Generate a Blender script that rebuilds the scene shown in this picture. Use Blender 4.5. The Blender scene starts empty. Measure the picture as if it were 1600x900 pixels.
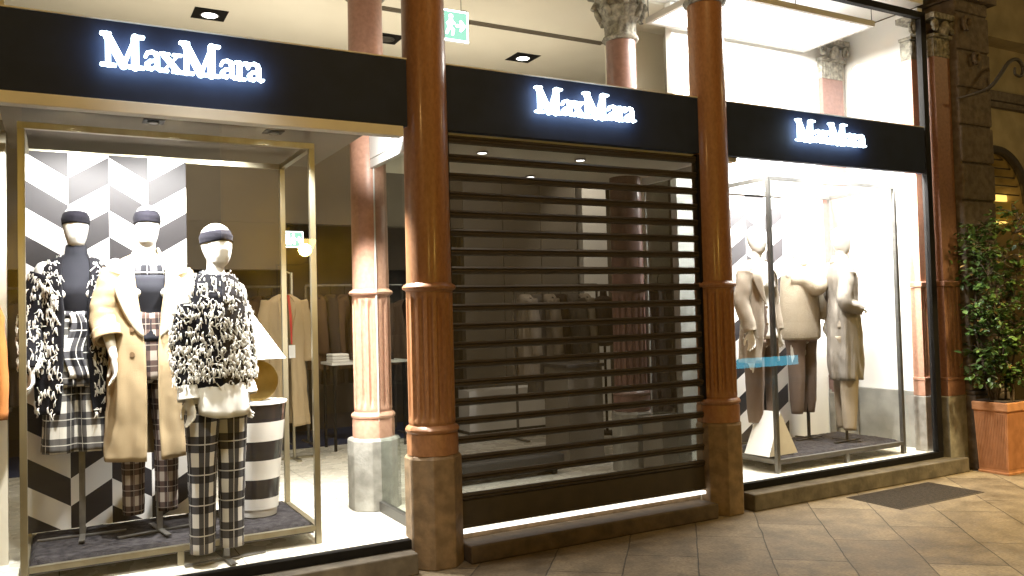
import bpy, math, random
from mathutils import Vector, Matrix, noise
R = math.radians
PI = math.pi
sc = bpy.context.scene
col = sc.collection

# ------------------------------------------------------------------ camera
cam = bpy.data.objects.new('camera', bpy.data.cameras.new('camera'))
col.objects.link(cam)
sc.camera = cam
cam.data.sensor_width = 36
cam.data.lens = 1298.45 / 1600 * 36
cam.data.clip_end = 400
cam.data.clip_start = .05
_y, _p, _r = R(28.738), R(1.771), R(-1.5255)
fw = Vector((math.sin(_y) * math.cos(_p), math.cos(_y) * math.cos(_p), math.sin(_p)))
rt = Vector((math.cos(_y), -math.sin(_y), 0))
up = rt.cross(fw)
r2 = rt * math.cos(_r) + up * math.sin(_r)
u2 = -rt * math.sin(_r) + up * math.cos(_r)
m3 = Matrix((r2, u2, -fw)).transposed()
cam.matrix_world = Matrix.Translation((0, -4.6, 1.5)) @ m3.to_4x4()

# ------------------------------------------------------------------ world: night sky
w = bpy.data.worlds.new('World')
sc.world = w
w.use_nodes = True
nt = w.node_tree
nt.nodes.clear()
sky = nt.nodes.new('ShaderNodeTexSky')
sky.sky_type = 'NISHITA'
sky.sun_disc = False
sky.sun_elevation = R(1)
sky.sun_rotation = R(200)
bg = nt.nodes.new('ShaderNodeBackground')
bg.inputs['Strength'].default_value = .002
wo = nt.nodes.new('ShaderNodeOutputWorld')
nt.links.new(sky.outputs[0], bg.inputs[0])
nt.links.new(bg.outputs[0], wo.inputs[0])

sc.view_settings.view_transform = 'Standard'
sc.view_settings.look = 'None'
sc.view_settings.exposure = .24
sc.view_settings.gamma = 1
sc.render.engine = 'CYCLES'
cy = sc.cycles
cy.use_denoising = True
cy.max_bounces = 8
cy.diffuse_bounces = 4
cy.glossy_bounces = 4
cy.transmission_bounces = 4
cy.transparent_max_bounces = 16
cy.sample_clamp_indirect = 4
cy.caustics_reflective = False
cy.caustics_refractive = False


def lamp(kind, name, loc, energy, color, size=.2, target=None, **kw):
    d = bpy.data.lights.new(name, kind)
    d.energy = energy
    d.color = color
    if kind == 'AREA':
        d.shape = 'RECTANGLE' if isinstance(size, tuple) else 'DISK'
        if isinstance(size, tuple):
            d.size, d.size_y = size
        else:
            d.size = size
    else:
        d.shadow_soft_size = size
    for k, v in kw.items():
        setattr(d, k, v)
    o = bpy.data.objects.new(name, d)
    col.objects.link(o)
    o.location = loc
    if target is not None:
        o.rotation_euler = (Vector(target) - Vector(loc)).to_track_quat('-Z', 'Y').to_euler()
    return o


WARM = (1, .87, .68)
NEUT = (1, .955, .87)
COOL = (1, .975, .94)
SOD = (1, .60, .20)
STREET = (1, .76, .36)
# right display window: very bright
lamp('AREA', 'light_panel_lamp', (5.38, .58, 3.93), 230, (1, .975, .93), (1.7, .6), (5.38, .58, 0))
lamp('AREA', 'display_light', (4.9, .165, 2.78), 50, COOL, .12, (5.3, .80, 1.3))
lamp('AREA', 'display_light', (5.7, .165, 2.78), 130, COOL, .12, (5.9, .80, 1.3))
lamp('AREA', 'display_light', (6.5, .165, 2.78), 100, COOL, .12, (6.3, .80, 1.3))
# left display window spots
for x, tx, e in ((.10, .0, 210), (.58, .45, 210), (1.10, .76, 120)):
    lamp('SPOT', 'spot_lamp', (x, .34, 2.56), e, COOL, .03, (tx, 1.0, 1.65), spot_size=R(120), spot_blend=.6)
lamp('SPOT', 'spot_lamp', (1.55, .45, 2.56), 420, COOL, .03, (1.70, .50, 0), spot_size=R(95), spot_blend=.7)
lamp('SPOT', 'spot_lamp', (.30, .135, 2.56), 380, COOL, .03, (.72, .24, .9), spot_size=R(110), spot_blend=.8)
lamp('SPOT', 'spot_lamp', (1.25, .135, 2.56), 300, COOL, .03, (.85, .24, .9), spot_size=R(110), spot_blend=.8)
lamp('SPOT', 'spot_lamp', (1.70, .35, 2.60), 22, COOL, .03, (1.93, .55, 2.75), spot_size=R(120), spot_blend=.5)
# entrance soffit spots
for x, y in ((2.58, .48), (3.38, .47), (3.40, 1.24), (2.55, 1.24)):
    lamp('SPOT', 'spot_lamp', (x, y, 2.58), 50, WARM, .05, (x, y + .05, 0), spot_size=R(110), spot_blend=.8)
# sales floor ceiling lights and added fill
for x, y in ((1.2, 2.98), (4.34, 2.94)):
    lamp('SPOT', 'spot_lamp', (x, y, 4.12), 130, WARM, .08, (x, y - .1, 0), spot_size=R(120), spot_blend=.9)
lamp('SPOT', 'wall_strip_fill', (5.7, 3.2, 4.1), 260, WARM, .06, (5.92, 4.0, 1.6), spot_size=R(60), spot_blend=.6)  # added spot brightening the white wall strip, no fixture seen
lamp('AREA', 'ceiling_fill', (2.2, 2.4, 2.9), 36, WARM, (4.5, .6), (2.2, 2.5, 6))  # unseen area light added to brighten the high ceiling
# street lamps, and one added fill spot for the front mannequin
lamp('POINT', 'arcade_lamp', (-1.6, -3.4, 3.9), 75, SOD, .12)
lamp('SPOT', 'arcade_side_spot', (7.0, -2.0, 3.7), 1050, STREET, .2, (7.1, -1.9, 0), spot_size=R(110), spot_blend=1)
lamp('POINT', 'arcade_lamp', (9.5, -2.6, 4.6), 60, STREET, .12)
lamp('SPOT', 'arcade_side_spot', (.5, -1.7, 3.9), 330, (1, .95, .86), .2, (.8, .25, .95), spot_size=R(44), spot_blend=.6)  # unseen spot added as front fill on the front mannequin
lamp('POINT', 'arcade_lamp', (2.8, -2.8, 5.6), 150, (1, .60, .22), .15)

# ------------------------------------------------------------------ helpers


class MB:
    def __init__(s):
        s.v, s.f, s.uv, s.mi = [], [], [], []

    def add(s, vs, fs, uvs=None, mi=0):
        b = len(s.v)
        s.v += [tuple(p) for p in vs]
        for k, f in enumerate(fs):
            s.f.append([b + i for i in f])
            s.uv.append(uvs[k] if uvs else None)
            s.mi.append(mi)
        return s

    def box(s, x0, y0, z0, x1, y1, z1, mi=0):
        v = [(x, y, z) for x in (x0, x1) for y in (y0, y1) for z in (z0, z1)]
        f = [(0, 1, 3, 2), (4, 6, 7, 5), (0, 4, 5, 1), (2, 3, 7, 6), (0, 2, 6, 4), (1, 5, 7, 3)]
        return s.add(v, f, None, mi)

    def prism(s, poly, z0, z1, mi=0):       # poly in xy
        n = len(poly)
        v = [(x, y, z0) for x, y in poly] + [(x, y, z1) for x, y in poly]
        f = [tuple(range(n))[::-1], tuple(range(n, 2 * n))] + [(i, (i + 1) % n, n + (i + 1) % n, n + i) for i in range(n)]
        return s.add(v, f, None, mi)

    def bar(s, a, b, wdt, hgt=None, mi=0):  # rectangular bar between points
        a, b = Vector(a), Vector(b)
        hgt = hgt or wdt
        d = (b - a).normalized()
        ref = Vector((0, 0, 1)) if abs(d.z) < .9 else Vector((0, 1, 0))
        x = d.cross(ref).normalized() * wdt / 2
        y = x.cross(d).normalized() * hgt / 2
        v = [a - x - y, a + x - y, a + x + y, a - x + y, b - x - y, b + x - y, b + x + y, b - x + y]
        return s.add(v, [(3, 2, 1, 0), (4, 5, 6, 7), (0, 1, 5, 4), (1, 2, 6, 5), (2, 3, 7, 6), (3, 0, 4, 7)], None, mi)

    def rings(s, rings, closed=True, cap=True, mi=0):
        n = len(rings[0])
        rings = [[Vector(p) for p in r] for r in rings]
        us = []
        for r in rings:
            u = [0]
            for i in range(n if closed else n - 1):
                u.append(u[-1] + (r[(i + 1) % n] - r[i]).length)
            us.append(u)
        um = max(us, key=lambda q: q[-1])
        vs, vv = 0, [0]
        for k in range(1, len(rings)):
            vs += (rings[k][0] - rings[k - 1][0]).length * .5 + (rings[k][n // 2] - rings[k - 1][n // 2]).length * .5
            vv.append(vs)
        V = [p for r in rings for p in r]
        F, U = [], []
        m = n if closed else n - 1
        for k in range(len(rings) - 1):
            for i in range(m):
                j = (i + 1) % n
                F.append((k * n + i, k * n + j, (k + 1) * n + j, (k + 1) * n + i))
                U.append([(um[i], vv[k]), (um[i + 1], vv[k]), (um[i + 1], vv[k + 1]), (um[i], vv[k + 1])])
        s.add(V, F, U, mi)
        if cap and closed:
            b = len(s.v) - len(V)
            s.f.append([b + i for i in range(n)][::-1]); s.uv.append(None); s.mi.append(mi)
            s.f.append([b + (len(rings) - 1) * n + i for i in range(n)]); s.uv.append(None); s.mi.append(mi)
        return s

    def tube(s, pts, rad, n=12, cap=True, flat=1.0, mi=0, sub=1, jit=0, seed=0, roundcap=False):
        pts = [Vector(p) for p in pts]
        if not isinstance(rad, (list, tuple)):
            rad = [rad] * len(pts)
        rad = list(rad)
        if sub > 1 and len(pts) > 1:
            P, Q = [], []
            L = len(pts)
            for i in range(L - 1):
                p0, p1, p2, p3 = pts[max(i - 1, 0)], pts[i], pts[i + 1], pts[min(i + 2, L - 1)]
                for t in range(sub):
                    t /= sub
                    P.append(.5 * ((2 * p1) + (p2 - p0) * t + (2 * p0 - 5 * p1 + 4 * p2 - p3) * t * t + (3 * p1 - p0 - 3 * p2 + p3) * t ** 3))
                    Q.append(rad[i] * (1 - t) + rad[i + 1] * t)
            P.append(pts[-1]); Q.append(rad[-1])
            pts, rad = P, Q
        if roundcap:
            d0 = (pts[0] - pts[1]).normalized(); d1 = (pts[-1] - pts[-2]).normalized()
            r0, r1 = rad[0], rad[-1]
            pts = [pts[0] + d0 * r0 * .95, pts[0] + d0 * r0 * .6] + pts + [pts[-1] + d1 * r1 * .6, pts[-1] + d1 * r1 * .95]
            rad = [r0 * .3, r0 * .78] + rad + [r1 * .78, r1 * .3]
        d = (pts[1] - pts[0]).normalized()
        ref = Vector((0, 1, 0)) if abs(d.y) < .8 else Vector((1, 0, 0))
        x = (ref - d * ref.dot(d)).normalized()
        rr = []
        rnd = random.Random(seed)
        ph = [rnd.uniform(0, 6.28) for _ in range(4)]
        for k, p in enumerate(pts):
            d = (pts[min(k + 1, len(pts) - 1)] - pts[max(k - 1, 0)]).normalized()
            x = (x - d * x.dot(d)).normalized()
            y = d.cross(x)
            r = rad[k]
            ring = []
            for i in range(n):
                a = 2 * PI * i / n
                q = r
                if jit:
                    q *= 1 + jit * (math.sin(k * .9 + 2 * a + ph[0]) + .8 * math.sin(k * 1.9 - 2 * a + ph[1]) + .5 * math.sin(3 * a + k * 1.3 + ph[2]) + 1.2 * noise.noise(Vector((math.cos(a) * 1.5, math.sin(a) * 1.5, k * .55 + seed))))
                ring.append(p + x * math.cos(a) * q + y * math.sin(a) * q * flat)
            rr.append(ring)
        return s.rings(rr, True, cap, mi)

    def lathe(s, prof, cx=0, cy=0, n=40, mi=0, rf=None):
        rr = []
        for r, z in prof:
            ring = []
            for i in range(n):
                a = 2 * PI * i / n
                q = r if rf is None else rf(r, z, a)
                ring.append((cx + q * math.sin(a), cy - q * math.cos(a), z))
            rr.append(ring)
        return s.rings(rr, True, True, mi)

    def build(s, name, m, parent=None, loc=(0, 0, 0), smooth=False, angle=35, bevel=0, uv=False, mats=None):
        me = bpy.data.meshes.new(name)
        me.from_pydata(s.v, [], s.f)
        if uv:
            l = me.uv_layers.new(name='UVMap')
            for p in me.polygons:
                u = s.uv[p.index]
                for k, li in enumerate(p.loop_indices):
                    l.data[li].uv = u[k] if u else (0, 0)
        for q in (mats or [m]):
            me.materials.append(q)
        if mats:
            for p in me.polygons:
                p.material_index = s.mi[p.index]
        me.validate()
        if smooth:
            me.shade_smooth()
            me.set_sharp_from_angle(angle=R(angle))
        o = bpy.data.objects.new(name, me)
        col.objects.link(o)
        o.location = loc
        if parent:
            o.parent = parent
        if bevel:
            b = o.modifiers.new('bevel', 'BEVEL')
            b.width = bevel; b.segments = 2; b.limit_method = 'ANGLE'; b.angle_limit = R(40)
        return o


def tag(o, label=None, cat=None, group=None, kind=None):
    if label: o['label'] = label
    if cat: o['category'] = cat
    if group: o['group'] = group
    if kind: o['kind'] = kind
    return o


def empty(name, loc=(0, 0, 0), rz=0, label=None, cat=None, group=None):
    o = bpy.data.objects.new(name, None)
    col.objects.link(o)
    o.empty_display_size = .1
    o.location = loc
    o.rotation_euler = (0, 0, rz)
    return tag(o, label, cat, group)


def copy_tree(o, parent=None, loc=None, rz=None, label=None):
    c = o.copy(); col.objects.link(c)
    if parent: c.parent = parent
    if loc is not None: c.location = loc
    if rz is not None: c.rotation_euler = (0, 0, rz)
    if label: c['label'] = label
    for ch in [q for q in list(bpy.data.objects) if q.parent == o]:
        copy_tree(ch, c)
    return c


def fuse(mb, name, m, parent, voxel=.006, smooth=3, dec=1.0):
    me = bpy.data.meshes.new('tmp'); me.from_pydata(mb.v, [], mb.f); me.validate()
    t = bpy.data.objects.new('tmp', me); col.objects.link(t)
    rm = t.modifiers.new('r', 'REMESH'); rm.mode = 'VOXEL'; rm.voxel_size = voxel
    if smooth:
        s = t.modifiers.new('s', 'SMOOTH'); s.factor = .5; s.iterations = smooth
    if dec < 1:
        d = t.modifiers.new('d', 'DECIMATE'); d.ratio = dec
    dg = bpy.context.evaluated_depsgraph_get()
    ev = t.evaluated_get(dg)
    out = bpy.data.meshes.new_from_object(ev)
    bpy.data.objects.remove(t)
    bpy.data.meshes.remove(me)
    out.name = name
    out.materials.clear(); out.materials.append(m)
    out.shade_smooth()
    o = bpy.data.objects.new(name, out); col.objects.link(o)
    if parent: o.parent = parent
    return o


# ------------------------------------------------------------------ materials
def newmat(name):
    m = bpy.data.materials.new(name); m.use_nodes = True
    n = m.node_tree
    n.nodes.clear()
    out = n.nodes.new('ShaderNodeOutputMaterial')
    return m, n, out


def nd(n, t, **kw):
    x = n.nodes.new(t)
    for k, v in kw.items():
        setattr(x, k, v)
    return x


def mth(n, op, a, b=None, c=None, clamp=False):
    x = n.nodes.new('ShaderNodeMath'); x.operation = op; x.use_clamp = clamp
    for i, q in enumerate((a, b, c)):
        if q is None: continue
        if isinstance(q, (int, float)): x.inputs[i].default_value = q
        else: n.links.new(q, x.inputs[i])
    return x.outputs[0]


def mixc(n, f, a, b):
    x = n.nodes.new('ShaderNodeMix'); x.data_type = 'RGBA'
    for i, q in ((0, f), (6, a), (7, b)):
        if isinstance(q, (int, float)): x.inputs[i].default_value = q
        elif isinstance(q, (tuple, list)): x.inputs[i].default_value = (*q[:3], 1)
        else: n.links.new(q, x.inputs[i])
    return x.outputs[2]


def pmat(name, c1, c2=None, rough=.5, metal=0, scale=8, detail=6, bump=0, bscale=60, coat=0, spec=.5, sheen=0, stretch=(1, 1, 1), rvar=.08, contrast=(.35, .65)):
    m, n, out = newmat(name)
    b = nd(n, 'ShaderNodeBsdfPrincipled')
    n.links.new(b.outputs[0], out.inputs[0])
    tc = nd(n, 'ShaderNodeTexCoord'); mp = nd(n, 'ShaderNodeMapping')
    mp.inputs['Scale'].default_value = stretch
    n.links.new(tc.outputs['Object'], mp.inputs[0])
    no = nd(n, 'ShaderNodeTexNoise'); no.inputs['Scale'].default_value = scale; no.inputs['Detail'].default_value = detail
    n.links.new(mp.outputs[0], no.inputs['Vector'])
    rp = nd(n, 'ShaderNodeValToRGB')
    rp.color_ramp.elements[0].position = contrast[0]; rp.color_ramp.elements[1].position = contrast[1]
    c2 = c2 or tuple(q * .85 for q in c1)
    rp.color_ramp.elements[0].color = (*c2, 1); rp.color_ramp.elements[1].color = (*c1, 1)
    n.links.new(no.outputs[0], rp.inputs[0]); n.links.new(rp.outputs[0], b.inputs['Base Color'])
    b.inputs['Metallic'].default_value = metal
    b.inputs['Specular IOR Level'].default_value = spec
    b.inputs['Coat Weight'].default_value = coat
    b.inputs['Coat Roughness'].default_value = .12
    b.inputs['Sheen Weight'].default_value = sheen
    rr = mth(n, 'MULTIPLY_ADD', no.outputs[0], rvar * 2, rough - rvar)
    n.links.new(rr, b.inputs['Roughness'])
    if bump:
        n2 = nd(n, 'ShaderNodeTexNoise'); n2.inputs['Scale'].default_value = bscale; n2.inputs['Detail'].default_value = 4
        n.links.new(mp.outputs[0], n2.inputs['Vector'])
        bp = nd(n, 'ShaderNodeBump'); bp.inputs['Strength'].default_value = bump; bp.inputs['Distance'].default_value = .01
        n.links.new(n2.outputs[0], bp.inputs['Height']); n.links.new(bp.outputs[0], b.inputs['Normal'])
    return m


def emat(name, c, s):
    m, n, out = newmat(name)
    e = nd(n, 'ShaderNodeEmission'); e.inputs[0].default_value = (*c, 1); e.inputs[1].default_value = s
    n.links.new(e.outputs[0], out.inputs[0])
    return m


def glassmat(name, tint=(.97, .985, .975), k=1.0, add=.015):
    m, n, out = newmat(name)
    t = nd(n, 'ShaderNodeBsdfTransparent'); t.inputs[0].default_value = (*tint, 1)
    g = nd(n, 'ShaderNodeBsdfGlossy'); g.inputs['Roughness'].default_value = .0
    f = nd(n, 'ShaderNodeFresnel')
    gm = nd(n, 'ShaderNodeNewGeometry')          # thin pane: same reflectance from both sides
    n.links.new(mth(n, 'MULTIPLY_ADD', gm.outputs['Backfacing'], 1 / 1.5 - 1.5, 1.5), f.inputs[0])
    tc = nd(n, 'ShaderNodeTexCoord'); sm = nd(n, 'ShaderNodeTexNoise'); sm.inputs['Scale'].default_value = 5; sm.inputs['Detail'].default_value = 8
    n.links.new(tc.outputs['Object'], sm.inputs['Vector'])
    fac = mth(n, 'MULTIPLY_ADD', f.outputs[0], k, mth(n, 'MULTIPLY_ADD', sm.outputs[0], .03, add - .012), True)
    mx = nd(n, 'ShaderNodeMixShader')
    n.links.new(fac, mx.inputs[0]); n.links.new(t.outputs[0], mx.inputs[1]); n.links.new(g.outputs[0], mx.inputs[2])
    n.links.new(mx.outputs[0], out.inputs[0])
    return m


M = {}
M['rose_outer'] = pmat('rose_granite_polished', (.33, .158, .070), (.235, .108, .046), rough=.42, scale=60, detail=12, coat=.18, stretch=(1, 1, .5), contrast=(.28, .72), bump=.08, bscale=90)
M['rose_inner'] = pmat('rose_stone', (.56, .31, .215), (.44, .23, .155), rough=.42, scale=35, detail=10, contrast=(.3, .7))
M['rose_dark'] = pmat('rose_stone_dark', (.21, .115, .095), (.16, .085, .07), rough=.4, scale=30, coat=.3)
M['rose_mid'] = pmat('rose_stone_mid', (.32, .165, .11), (.22, .11, .07), rough=.5, scale=35, detail=10, contrast=(.3, .7))
M['grey_stone'] = pmat('grey_plinth_stone', (.33, .315, .275), (.20, .19, .165), rough=.75, scale=12, detail=9, bump=.25, bscale=45)
M['brown_stone'] = pmat('brown_plinth_stone', (.27, .185, .105), (.155, .105, .058), rough=.7, scale=14, detail=9, bump=.3, bscale=45)
M['sill_stone'] = pmat('sill_stone', (.17, .145, .11), (.095, .08, .06), rough=.8, scale=9, detail=9, bump=.35, bscale=35)
M['capital_stone'] = pmat('capital_stone', (.36, .34, .28), (.12, .11, .09), rough=.85, scale=26, detail=9, bump=.6, bscale=50)
M['pier_stone'] = pmat('pier_stone', (.165, .13, .098), (.095, .072, .052), rough=.85, scale=18, detail=9, bump=.7, bscale=40)
M['sign_black'] = pmat('fascia_black', (.023, .033, .074), (.018, .026, .058), rough=.65, scale=5, spec=.2)
M['letter'] = emat('letter_light', (.66, .86, 1), 8)
M['letter_side'] = pmat('letter_side', (.5, .55, .6), rough=.4)
M['alu'] = pmat('white_metal_trim', (.80, .79, .76), (.72, .71, .68), rough=.35, scale=4)
M['black_metal'] = pmat('black_metal', (.012, .011, .010), (.008, .007, .007), rough=.6, scale=20, spec=.15)
M['steel_dark'] = pmat('dark_steel', (.22, .21, .19), (.15, .14, .13), rough=.35, metal=.8, scale=20)
M['brass'] = pmat('champagne_metal', (.46, .42, .31), (.38, .34, .24), rough=.34, metal=.85, scale=14, stretch=(1, 1, .2))
M['steel'] = pmat('brushed_steel', (.13, .125, .115), (.10, .097, .09), rough=.4, metal=.6, scale=14)
M['white_body'] = pmat('mannequin_white', (.84, .82, .77), (.80, .78, .73), rough=.38, scale=5)
M['plush'] = pmat('grey_plush', (.052, .048, .050), (.016, .015, .017), rough=.98, scale=26, detail=8, bump=1, bscale=150, spec=.05)
M['floor_in'] = pmat('cream_floor', (.76, .73, .64), (.70, .67, .58), rough=.25, scale=2.5)
def tilefloor():
    m, n, out = newmat('cream_tile_floor')
    b = nd(n, 'ShaderNodeBsdfPrincipled'); n.links.new(b.outputs[0], out.inputs[0])
    tc = nd(n, 'ShaderNodeTexCoord'); br = nd(n, 'ShaderNodeTexBrick'); n.links.new(tc.outputs['Object'], br.inputs['Vector'])
    br.inputs['Scale'].default_value = 1; br.inputs['Brick Width'].default_value = .9; br.inputs['Row Height'].default_value = .9; br.offset = 0
    br.inputs['Mortar Size'].default_value = .003
    br.inputs['Color1'].default_value = (.74, .71, .62, 1); br.inputs['Color2'].default_value = (.68, .65, .56, 1); br.inputs['Mortar'].default_value = (.22, .20, .16, 1)
    n.links.new(br.outputs[0], b.inputs['Base Color'])
    no = nd(n, 'ShaderNodeTexNoise'); no.inputs['Scale'].default_value = 6; no.inputs['Detail'].default_value = 6; n.links.new(tc.outputs['Object'], no.inputs['Vector'])
    n.links.new(mth(n, 'MULTIPLY_ADD', no.outputs[0], .3, .12), b.inputs['Roughness'])
    return m


M['floor_in'] = tilefloor()
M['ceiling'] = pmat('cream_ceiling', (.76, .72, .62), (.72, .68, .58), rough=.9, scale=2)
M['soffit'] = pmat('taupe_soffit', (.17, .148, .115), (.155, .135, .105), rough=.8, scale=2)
M['taupe'] = pmat('taupe_wall', (.135, .112, .082), (.122, .102, .075), rough=.85, scale=3)
M['taupe_dark'] = pmat('taupe_panel', (.185, .165, .135), (.165, .147, .12), rough=.6, scale=3)
M['white_wall'] = pmat('white_wall', (.86, .85, .81), (.84, .83, .79), rough=.85, scale=3)
M['cream_wall'] = pmat('cream_wall', (.74, .70, .58), (.70, .66, .54), rough=.85, scale=3)
M['dado'] = pmat('grey_dado', (.34, .33, .29), (.22, .215, .19), rough=.7, scale=4.5, detail=9)
M['dark_in'] = pmat('dark_brown_wall', (.085, .065, .05), (.06, .047, .037), rough=.6, scale=4)
M['blue_rug'] = pmat('blue_carpet', (.022, .034, .085), (.015, .022, .06), rough=.95, scale=30, bump=.4)
M['charcoal'] = pmat('charcoal_furniture', (.06, .056, .052), (.045, .042, .04), rough=.5, scale=6)
M['white_gloss'] = pmat('white_prop', (.86, .85, .82), (.84, .83, .80), rough=.4, scale=4)
M['cream_prop'] = pmat('cream_prop', (.62, .54, .39), (.56, .48, .34), rough=.45, scale=7)
M['bronze'] = pmat('bronze_disc', (.40, .28, .10), (.26, .18, .06), rough=.3, metal=.9, scale=9)
M['glass'] = glassmat('window_glass', k=1.35, add=.012)
M['glass_green'] = glassmat('return_glass', tint=(.74, .80, .77), k=1.3, add=.02)
M['yellow_wall'] = pmat('yellow_plaster', (.62, .47, .12), (.5, .37, .09), rough=.9, scale=3, bump=.3)
M['terracotta'] = pmat('terracotta', (.55, .26, .12), (.43, .19, .08), rough=.8, scale=10, bump=.25)
M['soil'] = pmat('soil', (.05, .035, .025), rough=1, scale=40, bump=1)
M['iron'] = pmat('wrought_iron', (.06, .048, .035), rough=.55, scale=30)
M['grate'] = pmat('cellar_grate_iron', (.075, .056, .036), (.04, .03, .019), rough=.8, scale=40, detail=8, bump=.6, bscale=120)
M['bark'] = pmat('bark', (.10, .07, .045), rough=.9, scale=30, bump=.6)


def fabric(name, c1, c2=None, fine=260, rough=.9, bump=.5, rib=None):
    m, n, out = newmat(name)
    b = nd(n, 'ShaderNodeBsdfPrincipled'); n.links.new(b.outputs[0], out.inputs[0])
    tc = nd(n, 'ShaderNodeTexCoord')
    no = nd(n, 'ShaderNodeTexNoise'); no.inputs['Scale'].default_value = fine; no.inputs['Detail'].default_value = 3
    n.links.new(tc.outputs['Object'], no.inputs['Vector'])
    big = nd(n, 'ShaderNodeTexNoise'); big.inputs['Scale'].default_value = 7
    n.links.new(tc.outputs['Object'], big.inputs['Vector'])
    c2 = c2 or tuple(q * .7 for q in c1)
    f = mth(n, 'MULTIPLY_ADD', no.outputs[0], .8, mth(n, 'MULTIPLY_ADD', big.outputs[0], .6, -.2), True)
    h = no.outputs[0]
    if rib:
        sp = nd(n, 'ShaderNodeSeparateXYZ')
        n.links.new(tc.outputs['UV'], sp.inputs[0])
        s = mth(n, 'SINE', mth(n, 'MULTIPLY', sp.outputs[0], 2 * PI / rib))
        f = mth(n, 'MULTIPLY_ADD', s, .32, f, True)
        h = mth(n, 'MULTIPLY_ADD', s, .8, h)
    n.links.new(mixc(n, f, c2, c1), b.inputs['Base Color'])
    b.inputs['Roughness'].default_value = rough
    b.inputs['Sheen Weight'].default_value = .02
    b.inputs['Specular IOR Level'].default_value = .12
    bp = nd(n, 'ShaderNodeBump'); bp.inputs['Strength'].default_value = bump; bp.inputs['Distance'].default_value = .004
    n.links.new(h, bp.inputs['Height']); n.links.new(bp.outputs[0], b.inputs['Normal'])
    return m


def plaid(name, dark, mid, light, per=.15, band=.46, line=.04, tint=None):
    m, n, out = newmat(name)
    b = nd(n, 'ShaderNodeBsdfPrincipled'); n.links.new(b.outputs[0], out.inputs[0])
    tc = nd(n, 'ShaderNodeTexCoord'); sp = nd(n, 'ShaderNodeSeparateXYZ')
    n.links.new(tc.outputs['UV'], sp.inputs[0])
    tot, lines = None, None
    for i, pr in ((0, per * .82), (1, per)):
        fr = mth(n, 'FRACT', mth(n, 'MULTIPLY_ADD', sp.outputs[i], 1 / pr, 10.13))
        on = mth(n, 'LESS_THAN', fr, band)
        tot = on if tot is None else mth(n, 'ADD', tot, on)
        l = mth(n, 'LESS_THAN', mth(n, 'ABSOLUTE', mth(n, 'SUBTRACT', fr, band + (1 - band) * .5)), line / 2)
        l2 = mth(n, 'LESS_THAN', mth(n, 'ABSOLUTE', mth(n, 'SUBTRACT', fr, band * .5)), line / 2.6)
        lines = l if lines is None else mth(n, 'MAXIMUM', lines, l)
    no = nd(n, 'ShaderNodeTexNoise'); no.inputs['Scale'].default_value = 320
    n.links.new(tc.outputs['Object'], no.inputs['Vector'])
    c = mixc(n, mth(n, 'MINIMUM', tot, 1), dark, mid)
    c = mixc(n, mth(n, 'SUBTRACT', tot, 1, None, True), c, light)
    c = mixc(n, mth(n, 'MULTIPLY', lines, .75), c, light)
    c = mixc(n, mth(n, 'MULTIPLY', no.outputs[0], .16), c, mid)
    n.links.new(c, b.inputs['Base Color'])
    b.inputs['Roughness'].default_value = .9
    b.inputs['Specular IOR Level'].default_value = .2
    bp = nd(n, 'ShaderNodeBump'); bp.inputs['Strength'].default_value = .4; bp.inputs['Distance'].default_value = .003
    n.links.new(no.outputs[0], bp.inputs['Height']); n.links.new(bp.outputs[0], b.inputs['Normal'])
    return m


M['camel'] = fabric('camel_wool', (.44, .335, .20), (.35, .265, .155))
M['camel_overlit'] = fabric('overlit_lapel', (.80, .72, .58), (.72, .63, .48))  # pale tone paints in the strong light on the coat's lapels and collar
M['beige'] = fabric('beige_wool', (.43, .37, .30), (.34, .29, .23), fine=160, bump=.8)
M['beige_trouser'] = fabric('taupe_trouser', (.20, .145, .115), (.15, .11, .085), fine=160, bump=.8)
M['beige_rib'] = fabric('ribbed_knit', (.42, .375, .32), (.20, .175, .145), rib=.012, bump=.7)
M['beige_knit'] = fabric('cream_knit', (.50, .43, .33), (.36, .30, .22), fine=90, bump=1)
M['sand_trouser'] = fabric('sand_trouser', (.40, .335, .25), (.32, .26, .19), fine=160, bump=.8)
M['black_knit'] = fabric('black_knit', (.014, .0135, .017), (.007, .007, .009), fine=160)
M['yarn'] = fabric('white_yarn', (.82, .80, .74), (.62, .60, .55), fine=400)
M['slate'] = fabric('slate_jersey', (.024, .0245, .031), (.015, .0155, .02), fine=500, bump=.2)
M['band'] = fabric('headband_fabric', (.014, .013, .019), (.008, .0075, .011), fine=140)
M['shirt'] = fabric('white_cotton', (.82, .81, .77), (.76, .75, .71), fine=500, bump=.2)
M['plaid'] = plaid('black_white_plaid', (.010, .010, .013), (.068, .067, .075), (.78, .76, .72), per=.165)
M['plaid2'] = plaid('grey_plaid', (.016, .016, .019), (.10, .095, .09), (.62, .60, .54), per=.14)
M['plaid3'] = plaid('brown_plaid', (.026, .018, .018), (.10, .065, .055), (.40, .35, .30), per=.12)
M['rust'] = fabric('rust_wool', (.42, .16, .045), (.30, .11, .03))
M['dark_wool'] = fabric('dark_wool', (.06, .045, .038))
M['brown_wool'] = fabric('brown_wool', (.115, .072, .046), (.08, .05, .033))
M['grey_wool'] = fabric('grey_wool', (.16, .145, .13))
M['red'] = pmat('red_ribbon', (.55, .04, .03), rough=.6)
M['button'] = pmat('button_horn', (.20, .13, .07), rough=.35, scale=60)


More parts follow.
